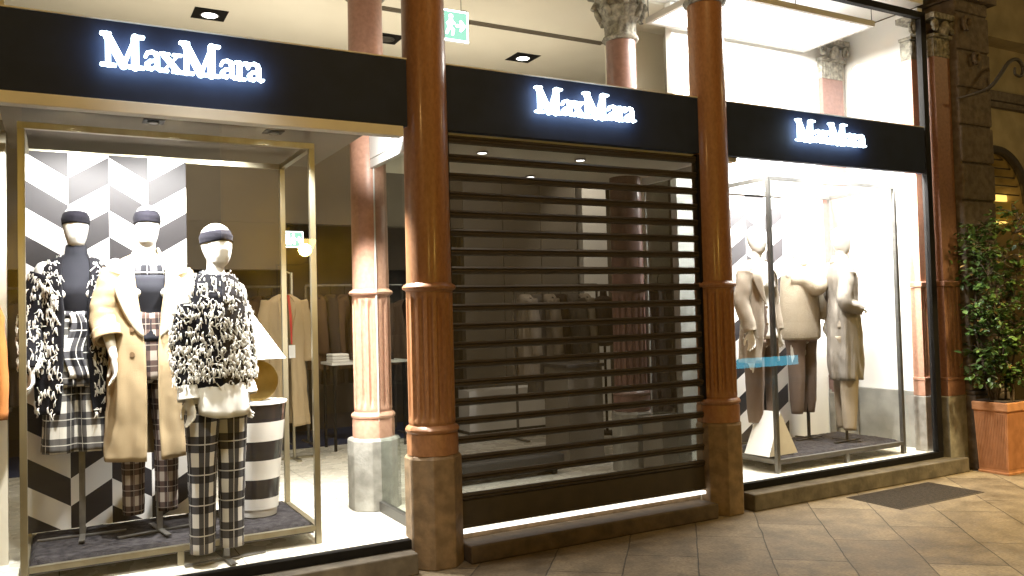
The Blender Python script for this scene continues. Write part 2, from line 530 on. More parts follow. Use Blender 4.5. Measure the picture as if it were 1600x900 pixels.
def chevron_mat(name, cw, per, rise, z0, x0):
    m, n, out = newmat(name)
    b = nd(n, 'ShaderNodeBsdfPrincipled'); n.links.new(b.outputs[0], out.inputs[0])
    tc = nd(n, 'ShaderNodeTexCoord'); sp = nd(n, 'ShaderNodeSeparateXYZ')
    n.links.new(tc.outputs['Object'], sp.inputs[0])
    xc = mth(n, 'DIVIDE', mth(n, 'SUBTRACT', sp.outputs[0], x0), cw)
    fl = mth(n, 'FLOOR', xc)
    fr = mth(n, 'SUBTRACT', xc, fl)
    par = mth(n, 'MODULO', mth(n, 'ADD', fl, 10), 2)          # 0,1
    tri = mth(n, 'ABSOLUTE', mth(n, 'SUBTRACT', par, fr))      # col 0: fr, col 1: 1-fr
    v = mth(n, 'MULTIPLY_ADD', tri, rise, mth(n, 'SUBTRACT', sp.outputs[2], z0))
    v = mth(n, 'ADD', mth(n, 'DIVIDE', v, per), mth(n, 'MULTIPLY', par, .5))
    fr2 = mth(n, 'FRACT', mth(n, 'ADD', v, 20))
    on = mth(n, 'LESS_THAN', fr2, .5)
    no = nd(n, 'ShaderNodeTexNoise'); no.inputs['Scale'].default_value = 4
    n.links.new(tc.outputs['Object'], no.inputs['Vector'])
    blk = mixc(n, no.outputs[0], (.016, .014, .017), (.028, .024, .027))
    wht = mixc(n, no.outputs[0], (.80, .77, .73), (.86, .84, .81))
    n.links.new(mixc(n, on, wht, blk), b.inputs['Base Color'])
    b.inputs['Roughness'].default_value = .55
    return m


# ------------------------------------------------------------------ ground
def paving():
    m, n, out = newmat('paving')
    b = nd(n, 'ShaderNodeBsdfPrincipled'); n.links.new(b.outputs[0], out.inputs[0])
    tc = nd(n, 'ShaderNodeTexCoord'); mp = nd(n, 'ShaderNodeMapping')
    mp.vector_type = 'POINT'
    mp.inputs['Rotation'].default_value = (0, 0, R(-50.3))
    n.links.new(tc.outputs['Object'], mp.inputs[0])
    wn = nd(n, 'ShaderNodeTexNoise'); wn.inputs['Scale'].default_value = 1.6; wn.inputs['Detail'].default_value = 9; wn.inputs['Roughness'].default_value = .62
    n.links.new(mp.outputs[0], wn.inputs['Vector'])
    ad = nd(n, 'ShaderNodeVectorMath'); ad.operation = 'MULTIPLY_ADD'
    n.links.new(wn.outputs['Color'], ad.inputs[0]); ad.inputs[1].default_value = (.07, .05, 0)
    n.links.new(mp.outputs[0], ad.inputs[2])
    br = nd(n, 'ShaderNodeTexBrick')
    n.links.new(ad.outputs[0], br.inputs['Vector'])
    br.inputs['Scale'].default_value = 1
    br.inputs['Mortar Size'].default_value = .0045
    br.inputs['Mortar Smooth'].default_value = .4
    br.inputs['Bias'].default_value = 0
    br.inputs['Brick Width'].default_value = .84
    br.inputs['Row Height'].default_value = .43
    br.offset = .43
    br.inputs['Color1'].default_value = (.175, .132, .082, 1)
    br.inputs['Color2'].default_value = (.31, .245, .155, 1)
    br.inputs['Mortar'].default_value = (.075, .058, .040, 1)
    n1 = nd(n, 'ShaderNodeTexNoise'); n1.inputs['Scale'].default_value = 4.5; n1.inputs['Detail'].default_value = 12; n1.inputs['Roughness'].default_value = .68
    n.links.new(tc.outputs['Object'], n1.inputs['Vector'])
    n2 = nd(n, 'ShaderNodeTexNoise'); n2.inputs['Scale'].default_value = 55; n2.inputs['Detail'].default_value = 6
    n.links.new(tc.outputs['Object'], n2.inputs['Vector'])
    rp = nd(n, 'ShaderNodeValToRGB'); rp.color_ramp.elements[0].position = .35; rp.color_ramp.elements[1].position = .62
    rp.color_ramp.elements[0].color = (.48, .46, .43, 1); rp.color_ramp.elements[1].color = (1.1, 1.1, 1.1, 1)
    n.links.new(n1.outputs[0], rp.inputs[0])
    mu = nd(n, 'ShaderNodeMix'); mu.data_type = 'RGBA'; mu.blend_type = 'MULTIPLY'; mu.inputs[0].default_value = 1
    n.links.new(br.outputs[0], mu.inputs[6]); n.links.new(rp.outputs[0], mu.inputs[7])
    rq = nd(n, 'ShaderNodeValToRGB'); rq.color_ramp.elements[0].position = .3; rq.color_ramp.elements[1].position = .6
    rq.color_ramp.elements[0].color = (.7, .68, .64, 1); rq.color_ramp.elements[1].color = (1, 1, 1, 1)
    n.links.new(n2.outputs[0], rq.inputs[0])
    mv = nd(n, 'ShaderNodeMix'); mv.data_type = 'RGBA'; mv.blend_type = 'MULTIPLY'; mv.inputs[0].default_value = 1
    n.links.new(mu.outputs[2], mv.inputs[6]); n.links.new(rq.outputs[0], mv.inputs[7])
    n.links.new(mv.outputs[2], b.inputs['Base Color'])
    n.links.new(mth(n, 'MULTIPLY_ADD', n1.outputs[0], .4, .38), b.inputs['Roughness'])
    h = mth(n, 'MULTIPLY_ADD', br.outputs['Fac'], -1.0, mth(n, 'MULTIPLY', n2.outputs[0], .22))
    bp = nd(n, 'ShaderNodeBump'); bp.inputs['Strength'].default_value = .7; bp.inputs['Distance'].default_value = .012
    n.links.new(h, bp.inputs['Height']); n.links.new(bp.outputs[0], b.inputs['Normal'])
    return m


g = MB(); g.add([(-60, -60, 0), (60, -60, 0), (60, 60, 0), (-60, 60, 0)], [(0, 1, 2, 3)])
tag(g.build('ground', paving()), kind='structure')

# ------------------------------------------------------------------ interior shell
o = MB().box(-3.0, .14, .10, 7.0, 6.5, .17).build('shop_floor', M['floor_in']); tag(o, kind='structure')
o = MB().box(-3.0, .14, 4.2, 4.55, 1.12, 4.3).box(-3.0, 1.1201, 4.2, 9.2, 6.6, 4.3).build('shop_ceiling', M['ceiling']); tag(o, kind='structure')
o = MB().box(4.552, .14, 4.22, 6.95, 1.118, 4.32).build('shop_ceiling', M['white_wall']); tag(o, kind='structure')
# low soffit over left window and entrance
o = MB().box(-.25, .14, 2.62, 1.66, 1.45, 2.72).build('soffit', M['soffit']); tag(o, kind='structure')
o = MB().box(1.97, .14, 2.622, 4.6, 1.5, 2.72).build('soffit', M['ceiling']); tag(o, kind='structure')


def wall(name, label, m, *boxes, cat='wall'):
    b = MB()
    for q in boxes: b.box(*q)
    return tag(b.build(name, m), label, cat)


wall('wall', 'cream wall at the left edge of the left window', M['cream_wall'], (-3, .9, .17, -.25, 1.0, 2.618), (-3, .9, 2.7, -.25, 1.0, 4.198))
wall('bulkhead', 'plain taupe wall panel above the dark clothes niche', M['taupe'], (-3, 4.05, 2.5, 4.12, 4.2, 4.198), (-3, 4.05, 2.02, 2.05, 4.2, 2.499))
pw = empty('panelled_wall', (4.12, 4.05, .17), 0, 'dark taupe panelled wall seen behind the rolling shutter', 'wall')
for i in range(3):
    MB().box(i * .52 + .004, 0, 0, i * .52 + .516, .1, 4.02).build('panel', M['taupe_dark'], pw)
wall('wall', 'narrow bright white wall strip beyond the shutter beside the reddish column', M['white_wall'], (5.74, 4.0, .17, 6.10, 4.2, 4.198))
wall('wall', 'cream wall behind the dark coats at the right of the entrance', M['cream_wall'], (4.62, 1.75, .17, 5.25, 1.85, 4.198))
wall('niche_wall', 'dark back wall of the clothes niche', M['dark_in'], (-3, 5.3, .17, 4.12, 5.4, 4.198), (4.12, 4.25, .17, 4.2, 5.3, 4.198))
wall('wall', 'distant shop wall to the right of the white strip', M['taupe'], (6.15, 4.3, .17, 9.0, 4.4, 4.198))
wall('side_wall', 'shop side wall in the far left interior', M['cream_wall'], (-3.1, .14, .17, -3.0, 5.4, 4.198))
o = MB().box(-3, 4.0, .171, 4.1, 5.29, .178).build('carpet', M['blue_rug']); tag(o, 'dark blue carpet under the clothes rails in the niche', 'carpet')

# right display window box: back wall, side wall, grey dado
wall('back_wall', 'overexposed white back wall of the right display window', M['white_wall'], (4.74, 1.02, .17, 6.94, 1.1, 4.199))
sw = empty('side_wall', (6.94, .14, .17), 0, 'white side wall of the right window above a grey stone dado', 'wall')
MB().box(.01, .06, .52, .08, .96, 4.04).build('plaster', M['white_wall'], sw)
MB().box(-.03, .0, 0, .08, .88, .519).build('dado', M['dado'], sw, bevel=.004)
bd = MB().box(6.55, .985, .17, 6.90, 1.018, .688).build('dado', M['dado']); tag(bd, 'grey stone dado slab at the rear corner of the right window', 'dado')

# ------------------------------------------------------------------ columns


def flute(r, z, a):
    return r - .0085 * max(0, math.cos(a * 16)) ** .6 * (1 if math.cos(a * 16) > 0 else 0)


def oct_ring(r, z, n=8, off=PI / 8):
    return [(r * math.cos(2 * PI * i / n + off), r * math.sin(2 * PI * i / n + off), z) for i in range(n)]


def capital(parent, z0, r, h=.40):
    mb = MB()
    def rf(q, z, a):
        if z0 + .045 < z < z0 + .17:
            return q - .007 * (math.cos(a * 14) > 0)
        return q
    mb.lathe([(r, z0), (r + .02, z0 + .005), (r + .028, z0 + .02), (r + .02, z0 + .038), (r + .006, z0 + .045), (r + .006, z0 + .06), (r + .010, z0 + .15),
              (r + .016, z0 + .172), (r + .03, z0 + .185), (r + .045, z0 + .22), (r + .065, z0 + .26), (r + .05, z0 + .29), (r + .06, z0 + .32), (r + .085, z0 + .335),
              (r + .085, z0 + h)], n=84, rf=rf)
    for i in range(8):       # leaves and corner volutes
        a = PI / 8 + i * PI / 4
        R0 = r + .055
        c = Vector((math.cos(a) * R0, math.sin(a) * R0, z0 + .27))
        t = Vector((-math.sin(a), math.cos(a), 0)); q = Vector((math.cos(a), math.sin(a), 0))
        k = 1.25 if i % 2 else .85
        pts = [c + q * (math.cos(s * .9) * .040 * k * (1 - s * .10)) + Vector((0, 0, math.sin(s * .9) * .050 * k * (1 - s * .10))) for s in range(0, 8)]
        mb.tube(pts, [.020 * k] * 5 + [.014, .010, .006], n=8)
        mb.tube([c - Vector((0, 0, .09)) + q * -.02, c - Vector((0, 0, .03)) + q * .012, c + Vector((0, 0, .02)) + q * .03], [.03, .028, .012], n=8)
    mb.prism([(x * (r + .09), y * (r + .09)) for x, y in ((-1, -.8), (-.8, -1), (.8, -1), (1, -.8), (1, .8), (.8, 1), (-.8, 1), (-1, .8))], z0 + h + .002, z0 + h + .05)
    return mb.build('capital', M['capital_stone'], parent, smooth=True, angle=50)


def column(name, x, y, label, group, ms, mp, r=.135, ztop=3.78, cap=True, zf=0.0, pr=.185):
    t = empty(name, (x, y, 0), 0, label, 'column', group)
    p = MB()
    p.rings([oct_ring(pr * 1.06, zf), oct_ring(pr * 1.06, .56 + zf * .3), oct_ring(pr * 1.06, .645), oct_ring(pr * .98, .665)])
    p.build('plinth', mp, t, bevel=.006)
    b = MB()
    b.lathe([(r + .022, .666), (r + .022, .78), (r + .018, .795), (r + .028, .805), (r + .030, .818), (r + .022, .832), (r + .006, .842), (r + .006, .855)], n=64)
    b.build('base', ms, t, smooth=True)
    s = MB()
    prof = [(r + .008, .856), (r + .008, .875)] + [(r + .008, .90 + i * .0435) for i in range(17)] + [(r + .008, 1.62), (r + .008, 1.645)]
    def rf(q, z, a):
        k = min(1, max(0, (z - .876) / .02), max(0, (1.62 - z) / .02))
        c = math.cos(a * 16)
        return q - .019 * k * (max(0, c + .25) / 1.25) ** .5
    s.lathe(prof, n=256, rf=rf)
    s.build('fluted_shaft', ms, t, smooth=True, angle=60)
    n = MB()
    n.lathe([(r + .008, 1.646), (r + .012, 1.655), (r + .026, 1.662), (r + .030, 1.674), (r + .024, 1.686), (r + .010, 1.694), (r + .004, 1.700)], n=64)
    n.build('collar', ms, t, smooth=True)
    u = MB()
    u.lathe([(r + .003, 1.701), (r + .002, 2.2), (r, 3.0), (r - .004, ztop - .002)], n=64)
    u.build('shaft', ms, t, smooth=True)
    if cap:
        capital(t, ztop, r - .002)
    return t


column('stone_column', 2.005, .115, 'polished brown granite column between the left window and the shutter', 'street columns', M['rose_outer'], M['brown_stone'], r=.135, pr=.165)
column('stone_column', 4.305, .115, 'polished brown granite column between the shutter and the right window', 'street columns', M['rose_outer'], M['brown_stone'], r=.135, pr=.165)
column('stone_column', 1.955, 1.05, 'pink stone column on a pale grey octagonal plinth inside beside the left window', 'inner columns', M['rose_inner'], M['grey_stone'], r=.125, zf=.171, pr=.175)
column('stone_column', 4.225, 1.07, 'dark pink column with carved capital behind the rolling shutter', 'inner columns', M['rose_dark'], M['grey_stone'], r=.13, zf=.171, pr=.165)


# flat pilasters with flutes
def pilaster(name, x0, x1, y0, y1, label, ms, mp, axis='y', zf=.0, zc=3.72, ztop=3.72):
    # front faces -y when axis == 'y'
    t = empty(name, ((x0 + x1) / 2, y0, 0), 0, label, 'pilaster')
    w = (x1 - x0) / 2; d = y1 - y0
    MB().box(-w - .015, -.012, zf, w + .015, d, .662).build('plinth', mp, t, bevel=.006)
    MB().box(-w - .008, -.008, .664, w + .008, d, .80).box(-w - .012, -.014, .802, w + .012, d, .83).build('base', ms, t, bevel=.004)
    s = MB()
    nfl = 3
    pts = [(-w, d), (-w, 0)]
    fwid = 2 * w / (nfl * 2 + 1)
    for i in range(nfl):
        a = -w + fwid * (1 + 2 * i)
        pts += [(a, 0), (a + fwid * .2, .012), (a + fwid * .8, .012), (a + fwid, 0)]
    pts += [(w, 0), (w, d)]
    s.prism(pts, .832, 1.64)
    s.build('fluted_shaft', ms, t)
    MB().box(-w - .012, -.014, 1.642, w + .012, d, 1.69).build('collar', ms, t, bevel=.008)
    MB().box(-w + .004, .003, 1.692, w - .004, d, ztop - .002).build('shaft', ms, t)
    c = MB()
    c.box(-w, 0, ztop, w, d, ztop + .17).box(-w - .02, -.02, ztop + .172, w + .02, d, ztop + .20)
    c.box(-w - .05, -.05, ztop + .33, w + .05, d, ztop + .38)
    for k in range(4):
        xx = -w + (k + .5) * 2 * w / 4
        c.box(xx - .008, -.008, ztop + .03, xx + .008, 0, ztop + .15)
    for sx in (-1, 1):
        pp = [(sx * (w + .01 + .035 * math.cos(q) * (1 - q * .05)), -.03, ztop + .265 + .05 * math.sin(q) * (1 - q * .05)) for q in [j * .7 for j in range(10)]]
        c.tube(pp, .018, n=8)
    c.tube([(0, -.01, ztop + .2), (0, -.035, ztop + .26), (0, -.05, ztop + .31)], [.05, .045, .02], n=10)
    c.build('capital', M['capital_stone'], t, bevel=.003)
    return t


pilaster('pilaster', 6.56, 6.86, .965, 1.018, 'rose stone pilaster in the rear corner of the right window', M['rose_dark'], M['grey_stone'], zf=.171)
pilaster('pilaster', 6.82, 6.937, .19, .30, 'rose stone pilaster just inside the right window mullion', M['rose_inner'], M['grey_stone'], zf=.171)
pilaster('pilaster', 6.935, 7.165, .045, .14, 'fluted rose stone pilaster outside the black window mullion', M['rose_mid'], M['grey_stone'], zf=0)

# ------------------------------------------------------------------ rusticated pier, lintel and arcade beyond
t = empty('stone_pier', (7.42, 0, 0), 0, 'rusticated brown stone pier of stacked blocks behind the planter', 'pier')
b = MB()
z = .70
random.seed(3)
while z < 4.25:
    b.box(-.238, -.02 + random.uniform(-.003, .003), z, .25, .50, z + .328)
    z += .345
b.build('block', M['pier_stone'], t, bevel=.016)
MB().box(-.235, 0, .70, .24, .49, 4.6).build('mortar_core', M['pier_stone'], t)
MB().box(-.25, -.055, 0, .28, .5, .66).box(-.245, -.045, .662, .27, .5, .698).build('plinth', M['pier_stone'], t, bevel=.012)
MB().box(-.27, -.07, 4.26, .32, .5, 4.40).build('cornice', M['pier_stone'], t, bevel=.01)
c = MB()
pp = [(-.16 + .06 * math.cos(q) * (1 - q * .06), -.07, 4.02 + .07 * math.sin(q) * (1 - q * .06)) for q in [j * .7 for j in range(11)]]
c.tube(pp, .022, n=10)
c.build('carving', M['pier_stone'], t, smooth=True)
c = MB()
pp = [(-.02 + .05 * math.cos(q) * (1 - q * .06), -.06, 3.72 + .06 * math.sin(q) * (1 - q * .06)) for q in [j * .7 for j in range(11)]]
c.tube(pp, .018, n=10)
c.build('carving', M['pier_stone'], t, smooth=True)
o = MB().box(-3, -.05, 4.45, 7.9, .136, 5.2).box(-3, -.10, 4.40, 7.9, .10, 4.45).build('lintel', M['pier_stone'], bevel=.01)
tag(o, 'dark stone lintel above the shop windows', 'lintel')
# scroll bracket
t = tag(MB().tube([(7.12, -.03, 3.33), (7.24, -.12, 3.36), (7.38, -.18, 3.42), (7.52, -.2, 3.55), (7.66, -.2, 3.68), (7.80, -.2, 3.72), (7.88, -.2, 3.65), (7.84, -.2, 3.57), (7.75, -.2, 3.58), (7.75, -.2, 3.64)],
     [.006, .014, .017, .018, .018, .017, .016, .014, .012, .010], n=10, sub=4).build('scroll_bracket', M['iron'], smooth=True), 'wrought iron scroll bracket on the stone pier above the plant', 'bracket')

# far arcade building
ab = empty('arcade_building', (10.3, 1.6, 0), 0, 'dim ochre arcade wall with arched openings beyond the stone pier', 'building')
pts = []
wl = MB()
def arch_wall(mb, x0, x1, z1, cx, rad, spring, y0, y1):
    n = 20
    arc = [(cx - rad * math.cos(PI * i / n), spring + rad * math.sin(PI * i / n)) for i in range(n + 1)]
    out = [(x0, 0)] + [(cx - rad, 0)] + arc + [(cx + rad, 0), (x1, 0)]
    topo = [(x0, z1)] + [(cx - rad, z1)] + [(a[0], z1) for a in arc] + [(cx + rad, z1), (x1, z1)]
    n = len(out)
    v = [(p[0], y0, p[1]) for p in out] + [(p[0], y0, p[1]) for p in topo] + [(p[0], y1, p[1]) for p in out]
    f = [(i, i + 1, n + i + 1, n + i) for i in range(n - 1)] + [(i, 2 * n + i, 2 * n + i + 1, i + 1) for i in range(n - 1)]
    mb.add(v, f)
arch_wall(wl, -2.2, 1.2, 4.72, .05, .62, 2.75, 0, .4)
wl.box(-2.2, -.25, 4.721, 4.2, .4, 8.0)
arch_wall(wl, 1.2, 4.2, 4.72, 2.7, 1.0, 2.4, 0, .4)
wl.build('wall', pmat('ochre_plaster', (.42, .33, .19), (.28, .22, .12), rough=.9, scale=3, detail=8, bump=.3), ab)
tr = MB()
for cx, rad, spz in ((.05, .62, 2.75), (2.7, 1.0, 2.4)):
    tr.tube([(cx - (rad + .03) * math.cos(PI * i / 24), -.03, spz + (rad + .03) * math.sin(PI * i / 24)) for i in range(25)], .055, n=8)
tr.build('arch_moulding', M['iron'], ab, smooth=True)
MB().box(-2.2, -.12, 4.00, 4.2, -.001, 4.12).box(-2.2, -.08, 3.93, 4.2, -.001, 3.998).build('cornice', M['pier_stone'], ab, bevel=.01)
MB().box(-2.2, .9, 0, 4.2, 1.0, 4.7).build('rear_wall', M['dark_in'], ab)
wn = MB()
for i in range(5):
    wn.box(-.57, .04, 2.85 + i * .11, .67, .06, 2.865 + i * .11)
wn.box(.04, .04, 2.0, .06, .06, 3.3)
wn.build('window_grille', M['iron'], ab)
MB().box(-.56, .2, 2.80, .66, .24, 2.90).box(-.56, .2, 2.50, .66, .24, 2.535).build('lit_transom', emat('warm_window', (1, .62, .14), 1.4), ab)
MB().box(-.56, .15, 2.56, .66, .2, 2.77).build('blind', M['yellow_wall'], ab)
lamp('POINT', 'arcade_lamp', (10.4, .5, 3.6), 5, STREET, .1)

# ------------------------------------------------------------------ sills, steps
o = MB().box(-3, -.05, 0, 1.83, .135, .125).build('window_sill', M['sill_stone'], bevel=.008); tag(o, 'stone sill under the left display window', 'sill')
o = MB().box(4.48, -.05, 0, 7.05, .135, .125).build('window_sill', M['sill_stone'], bevel=.008); tag(o, 'grey stone sill under the right display window', 'sill')
o = MB().box(2.17, -.05, 0, 4.13, .20, .108).build('entrance_step', pmat('step_stone', (.115, .080, .050), (.065, .045, .028), rough=.7, scale=12, detail=9, bump=.3, bscale=40), bevel=.010); tag(o, 'low brown stone step below the rolling shutter', 'step')

# cellar grate
gt = empty('cellar_grate', (5.37, -.60, .004), 0, 'dark iron grate set in the paving below the right window', 'grate')
MB().box(0, 0, -.02, 1.0, .48, .0).build('plate', M['grate'], gt)
q = MB()
for i in range(48):
    q.box(.012 + i * .0205, .012, .0, .020 + i * .0205, .468, .003)
q.build('bars', M['grate'], gt)

# ------------------------------------------------------------------ fascia signs
GL = {
 'M': (1.2, [((.22, .06), (.22, .92), .15), ((.20, .90), (.62, .07), .22), ((.62, .07), (.93, .90), .12), ((.93, .06), (.93, .92), .21),
       ((.05, .05), (.40, .05), .10), ((.76, .05), (1.15, .05), .10), ((.05, .945), (.27, .945), .10), ((.93, .945), (1.15, .945), .10)]),
 'a': (.5, [((.08, .42), (.13, .53), .10), ((.13, .53), (.25, .57), .09), ((.25, .57), (.36, .52), .10), ((.36, .52), (.395, .40), .13), ((.395, .42), (.395, .12), .14), ((.40, .11), (.47, .05), .10), ((.47, .05), (.53, .07), .08),
       ((.38, .33), (.2, .28), .08), ((.2, .28), (.11, .19), .11), ((.11, .19), (.13, .09), .13), ((.13, .09), (.24, .055), .10), ((.24, .055), (.37, .14), .08)]),
 'x': (.6, [((.12, .53), (.5, .07), .16), ((.5, .53), (.12, .06), .07), ((.02, .55), (.26, .55), .08), ((.38, .55), (.60, .55), .08), ((.01, .045), (.22, .045), .08), ((.36, .045), (.62, .045), .08)]),
 'r': (.45, [((.16, .06), (.16, .53), .15), ((.03, .045), (.33, .045), .08), ((.04, .55), (.14, .55), .08), ((.2, .40), (.28, .53), .08), ((.28, .53), (.38, .55), .09), ((.39, .52), (.41, .49), .12)]),
}


def capsule(mb, a, b, t, y0, y1, mi_front=0, mi_side=0):
    ax, az = a; bx, bz = b
    d = math.hypot(bx - ax, bz - az) or 1e-6
    th = math.atan2(bz - az, bx - ax)
    P = []
    for i in range(9):
        q = th + PI / 2 + PI * i / 8
        P.append((ax + t / 2 * math.cos(q), az + t / 2 * math.sin(q)))
    for i in range(9):
        q = th - PI / 2 + PI * i / 8
        P.append((bx + t / 2 * math.cos(q), bz + t / 2 * math.sin(q)))
    n = len(P)
    v = [(x, y0, zz) for x, zz in P] + [(x, y1, zz) for x, zz in P]
    mb.add(v, [tuple(range(n)), tuple(range(2 * n - 1, n - 1, -1))], None, mi_front)
    mb.add(v, [(i, n + i, n + (i + 1) % n, (i + 1) % n) for i in range(n)], None, mi_side)


def letters(word, h, parent, x, z, y):
    adv = {'M': 1.13, 'a': .455, 'x': .53, 'r': .345}
    cx = 0
    for i, ch in enumerate(word):
        mb = MB()
        for k, (a, b, t) in enumerate(GL[ch][1]):
            e = .0007 * k
            capsule(mb, ((a[0]) * h, a[1] * h), ((b[0]) * h, b[1] * h), (t - .012) * h, -.022 - e, .0)
        o = mb.build('letter', M['letter'], parent, loc=(x + cx * h, y, z))
        o['label'] = 'glowing white letter ' + ch
        cx += adv[ch]


for x0, x1, tx, lab in ((-.95, 1.93, .20, 'black fascia with glowing white shop lettering above the left display window'),
                    (2.075, 4.215, 2.745, 'black fascia with glowing white shop lettering above the rolling shutter'),
                    (4.40, 6.80, 5.135, 'black fascia with glowing white shop lettering above the right display window')):
    t = empty('shop_sign', (x0, .08, 2.65), 0, lab, 'sign', 'shop fascia signs')
    L = x1 - x0
    MB().box(0, 0, 0, L, .055, .41).build('fascia_board', M['sign_black'], t, bevel=.003)
    MB().box(0, -.004, .411, L, .06, .418).build('edge_trim', M['alu'], t)
    letters('MaxMara', .177, t, tx - x0, .158, -.036)
o = MB().box(-.95, .06, 2.585, 1.84, .135, 2.647).build('light_valance', M['alu'], bevel=.004); tag(o, 'pale metal valance strip under the left black fascia', 'valance')

# ------------------------------------------------------------------ windows
FR = M['black_metal']
t = empty('shop_window', (0, .07, .125), 0, 'large left display window with a dark lower frame', 'window')
MB().box(-3, -.02, .002, 1.83, .035, .055).build('frame', FR, t, bevel=.003)
g = MB(); g.add([(-3, .01, .056), (1.83, .01, .056), (1.83, .01, 2.46), (-3, .01, 2.46)], [(0, 1, 2, 3)])
g.build('glass', M['glass'], t)
t = empty('upper_window', (0, .1, 3.07), 0, 'glazing above the left and middle fascias', 'window')
g = MB(); g.add([(-3, .01, 0), (1.86, .01, 0), (1.86, .01, 1.33), (-3, .01, 1.33)], [(0, 1, 2, 3)]); g.add([(2.15, .01, 0), (4.16, .01, 0), (4.16, .01, 1.33), (2.15, .01, 1.33)], [(0, 1, 2, 3)])
g.build('glass', M['glass'], t)
t = empty('shop_window', (4.45, .1, .125), 0, 'tall right display window in a black metal frame', 'window')
f = MB()
f.box(.03, -.02, .002, 2.44, .035, .052)
f.box(2.37, -.02, .0525, 2.44, .035, 3.93)
f.box(-.05, -.02, 3.931, 2.44, .035, 3.99)
f.build('frame', FR, t, bevel=.003)
g = MB(); g.add([(-.05, .01, .053), (2.37, .01, .053), (2.37, .01, 3.93), (-.05, .01, 3.93)], [(0, 1, 2, 3)])
g.build('glass', M['glass'], t)


def ret(x, lab):
    t = empty('glass_partition', (x, .16, .17), 0, lab, 'partition')
    g = MB(); g.add([(0, .08, .07), (0, .76, .07), (0, .76, 2.37), (0, .08, 2.37)], [(0, 1, 2, 3)])
    g.build('glass', M['glass_green'], t)
    MB().box(-.02, .08, .001, .02, .76, .07).build('bottom_rail', M['steel'], t, bevel=.003)
    MB().box(-.022, .08, 2.37, .022, .76, 2.43).build('top_rail', M['alu'], t, bevel=.003)
    MB().box(-.004, .744, .071, .004, .756, 2.369).build('edge_trim', M['alu'], t)
    return t


ret(1.945, 'glass partition between the brown column and the pink column by the left window')
ret(4.31, 'glass partition at the left end of the right window')
o = MB().box(1.925, .17, 2.606, 1.965, 1.0, 3.0).build('header_panel', M['white_gloss']); tag(o, 'small bright white header panel above the glass partition', 'panel')

# ------------------------------------------------------------------ rolling shutter


def sheet_mat():
    m, n, out = newmat('perforated_sheet')
    t = nd(n, 'ShaderNodeBsdfTransparent')
    b = nd(n, 'ShaderNodeBsdfPrincipled'); b.inputs['Base Color'].default_value = (.035, .028, .019, 1); b.inputs['Roughness'].default_value = .5
    tc = nd(n, 'ShaderNodeTexCoord'); no = nd(n, 'ShaderNodeTexNoise'); no.inputs['Scale'].default_value = 2
    n.links.new(tc.outputs['Object'], no.inputs['Vector'])
    mx = nd(n, 'ShaderNodeMixShader')
    n.links.new(mth(n, 'MULTIPLY_ADD', no.outputs[0], .06, .73), mx.inputs[0])
    n.links.new(t.outputs[0], mx.inputs[1]); n.links.new(b.outputs[0], mx.inputs[2]); n.links.new(mx.outputs[0], out.inputs[0])
    return m


shut = empty('rolling_shutter', (2.12, .11, .17), 0, 'closed rolling shutter of dark crossbars and see-through perforated sheet', 'shutter')
bars = MB()
for i in range(20):
    z = .20 + i * .1175
    hh = .0245
    pr = [(.012, z - hh), (-.004, z - hh * .8), (-.016, z - hh * .2), (-.010, z + hh * .15), (-.020, z + hh * .5), (-.008, z + hh), (.012, z + hh)]
    v = [(0.0, y, zz) for y, zz in pr] + [(2.06, y, zz) for y, zz in pr]
    n = len(pr)
    bars.add(v, [tuple(range(n)), tuple(range(2 * n - 1, n - 1, -1))] + [(i2, n + i2, n + (i2 + 1) % n, (i2 + 1) % n) for i2 in range(n)])
bars.build('crossbars', pmat('shutter_bar', (.050, .038, .026), (.036, .027, .018), rough=.6, metal=.0, scale=10), shut)
g = MB(); g.add([(0, .0, .222), (2.06, .0, .222), (2.06, .0, 2.46), (0, .0, 2.46)], [(0, 1, 2, 3)])
g.build('perforated_sheet', sheet_mat(), shut)
MB().box(0, -.006, .022, 2.06, .010, .178).box(0, -.012, .012, 2.06, .012, .030).build('bottom_panel', pmat('shutter_panel', (.060, .047, .034), (.045, .035, .025), rough=.6, metal=.0, scale=10), shut, bevel=.002)
MB().box(-.02, -.03, -.05, .025, .03, 2.47).build('guide_rail', M['black_metal'], shut)
MB().box(2.035, -.03, -.05, 2.07, .03, 2.47).build('guide_rail', M['black_metal'], shut)
o = MB().box(2.16, .095, .150, 4.15, .125, .171).build('lit_floor_edge', emat('lit_floor_glow', (1, .95, .85), 2.2)); tag(o, 'glowing strip standing in for the lit floor edge under the rolling shutter', 'glowing floor edge')  # emissive box stands in for the floor edge lit from inside
o = MB().box(2.17, .137, .109, 4.13, .139, .15).build('threshold', M['brown_stone']); tag(o, 'stone threshold riser behind the entrance step', 'threshold')

# ------------------------------------------------------------------ ceiling fixtures
sp0 = None


def downlight(x, y, z, s, lab, lit, grp, square=True):
    t = empty('recessed_spotlight', (x, y, z), 0, lab, 'spotlight', grp)
    fr = MB()
    if square:
        fr.box(-s, -s, -.004, s, s, -.001)
        fr.build('housing', M['black_metal'], t)
    rim = MB().lathe([(s * .55, -.006), (s * .6, -.012), (s * .50, -.014), (s * .48, -.008)], n=24); rim.build('rim', M['steel'], t, smooth=True)
    MB().lathe([(.001, -.0095), (s * .47, -.0095), (s * .44, -.013), (.001, -.015)], n=24).build('lens', emat('lens', (1, .96, .88), 14) if lit else M['steel_dark'], t, smooth=True)
    return t


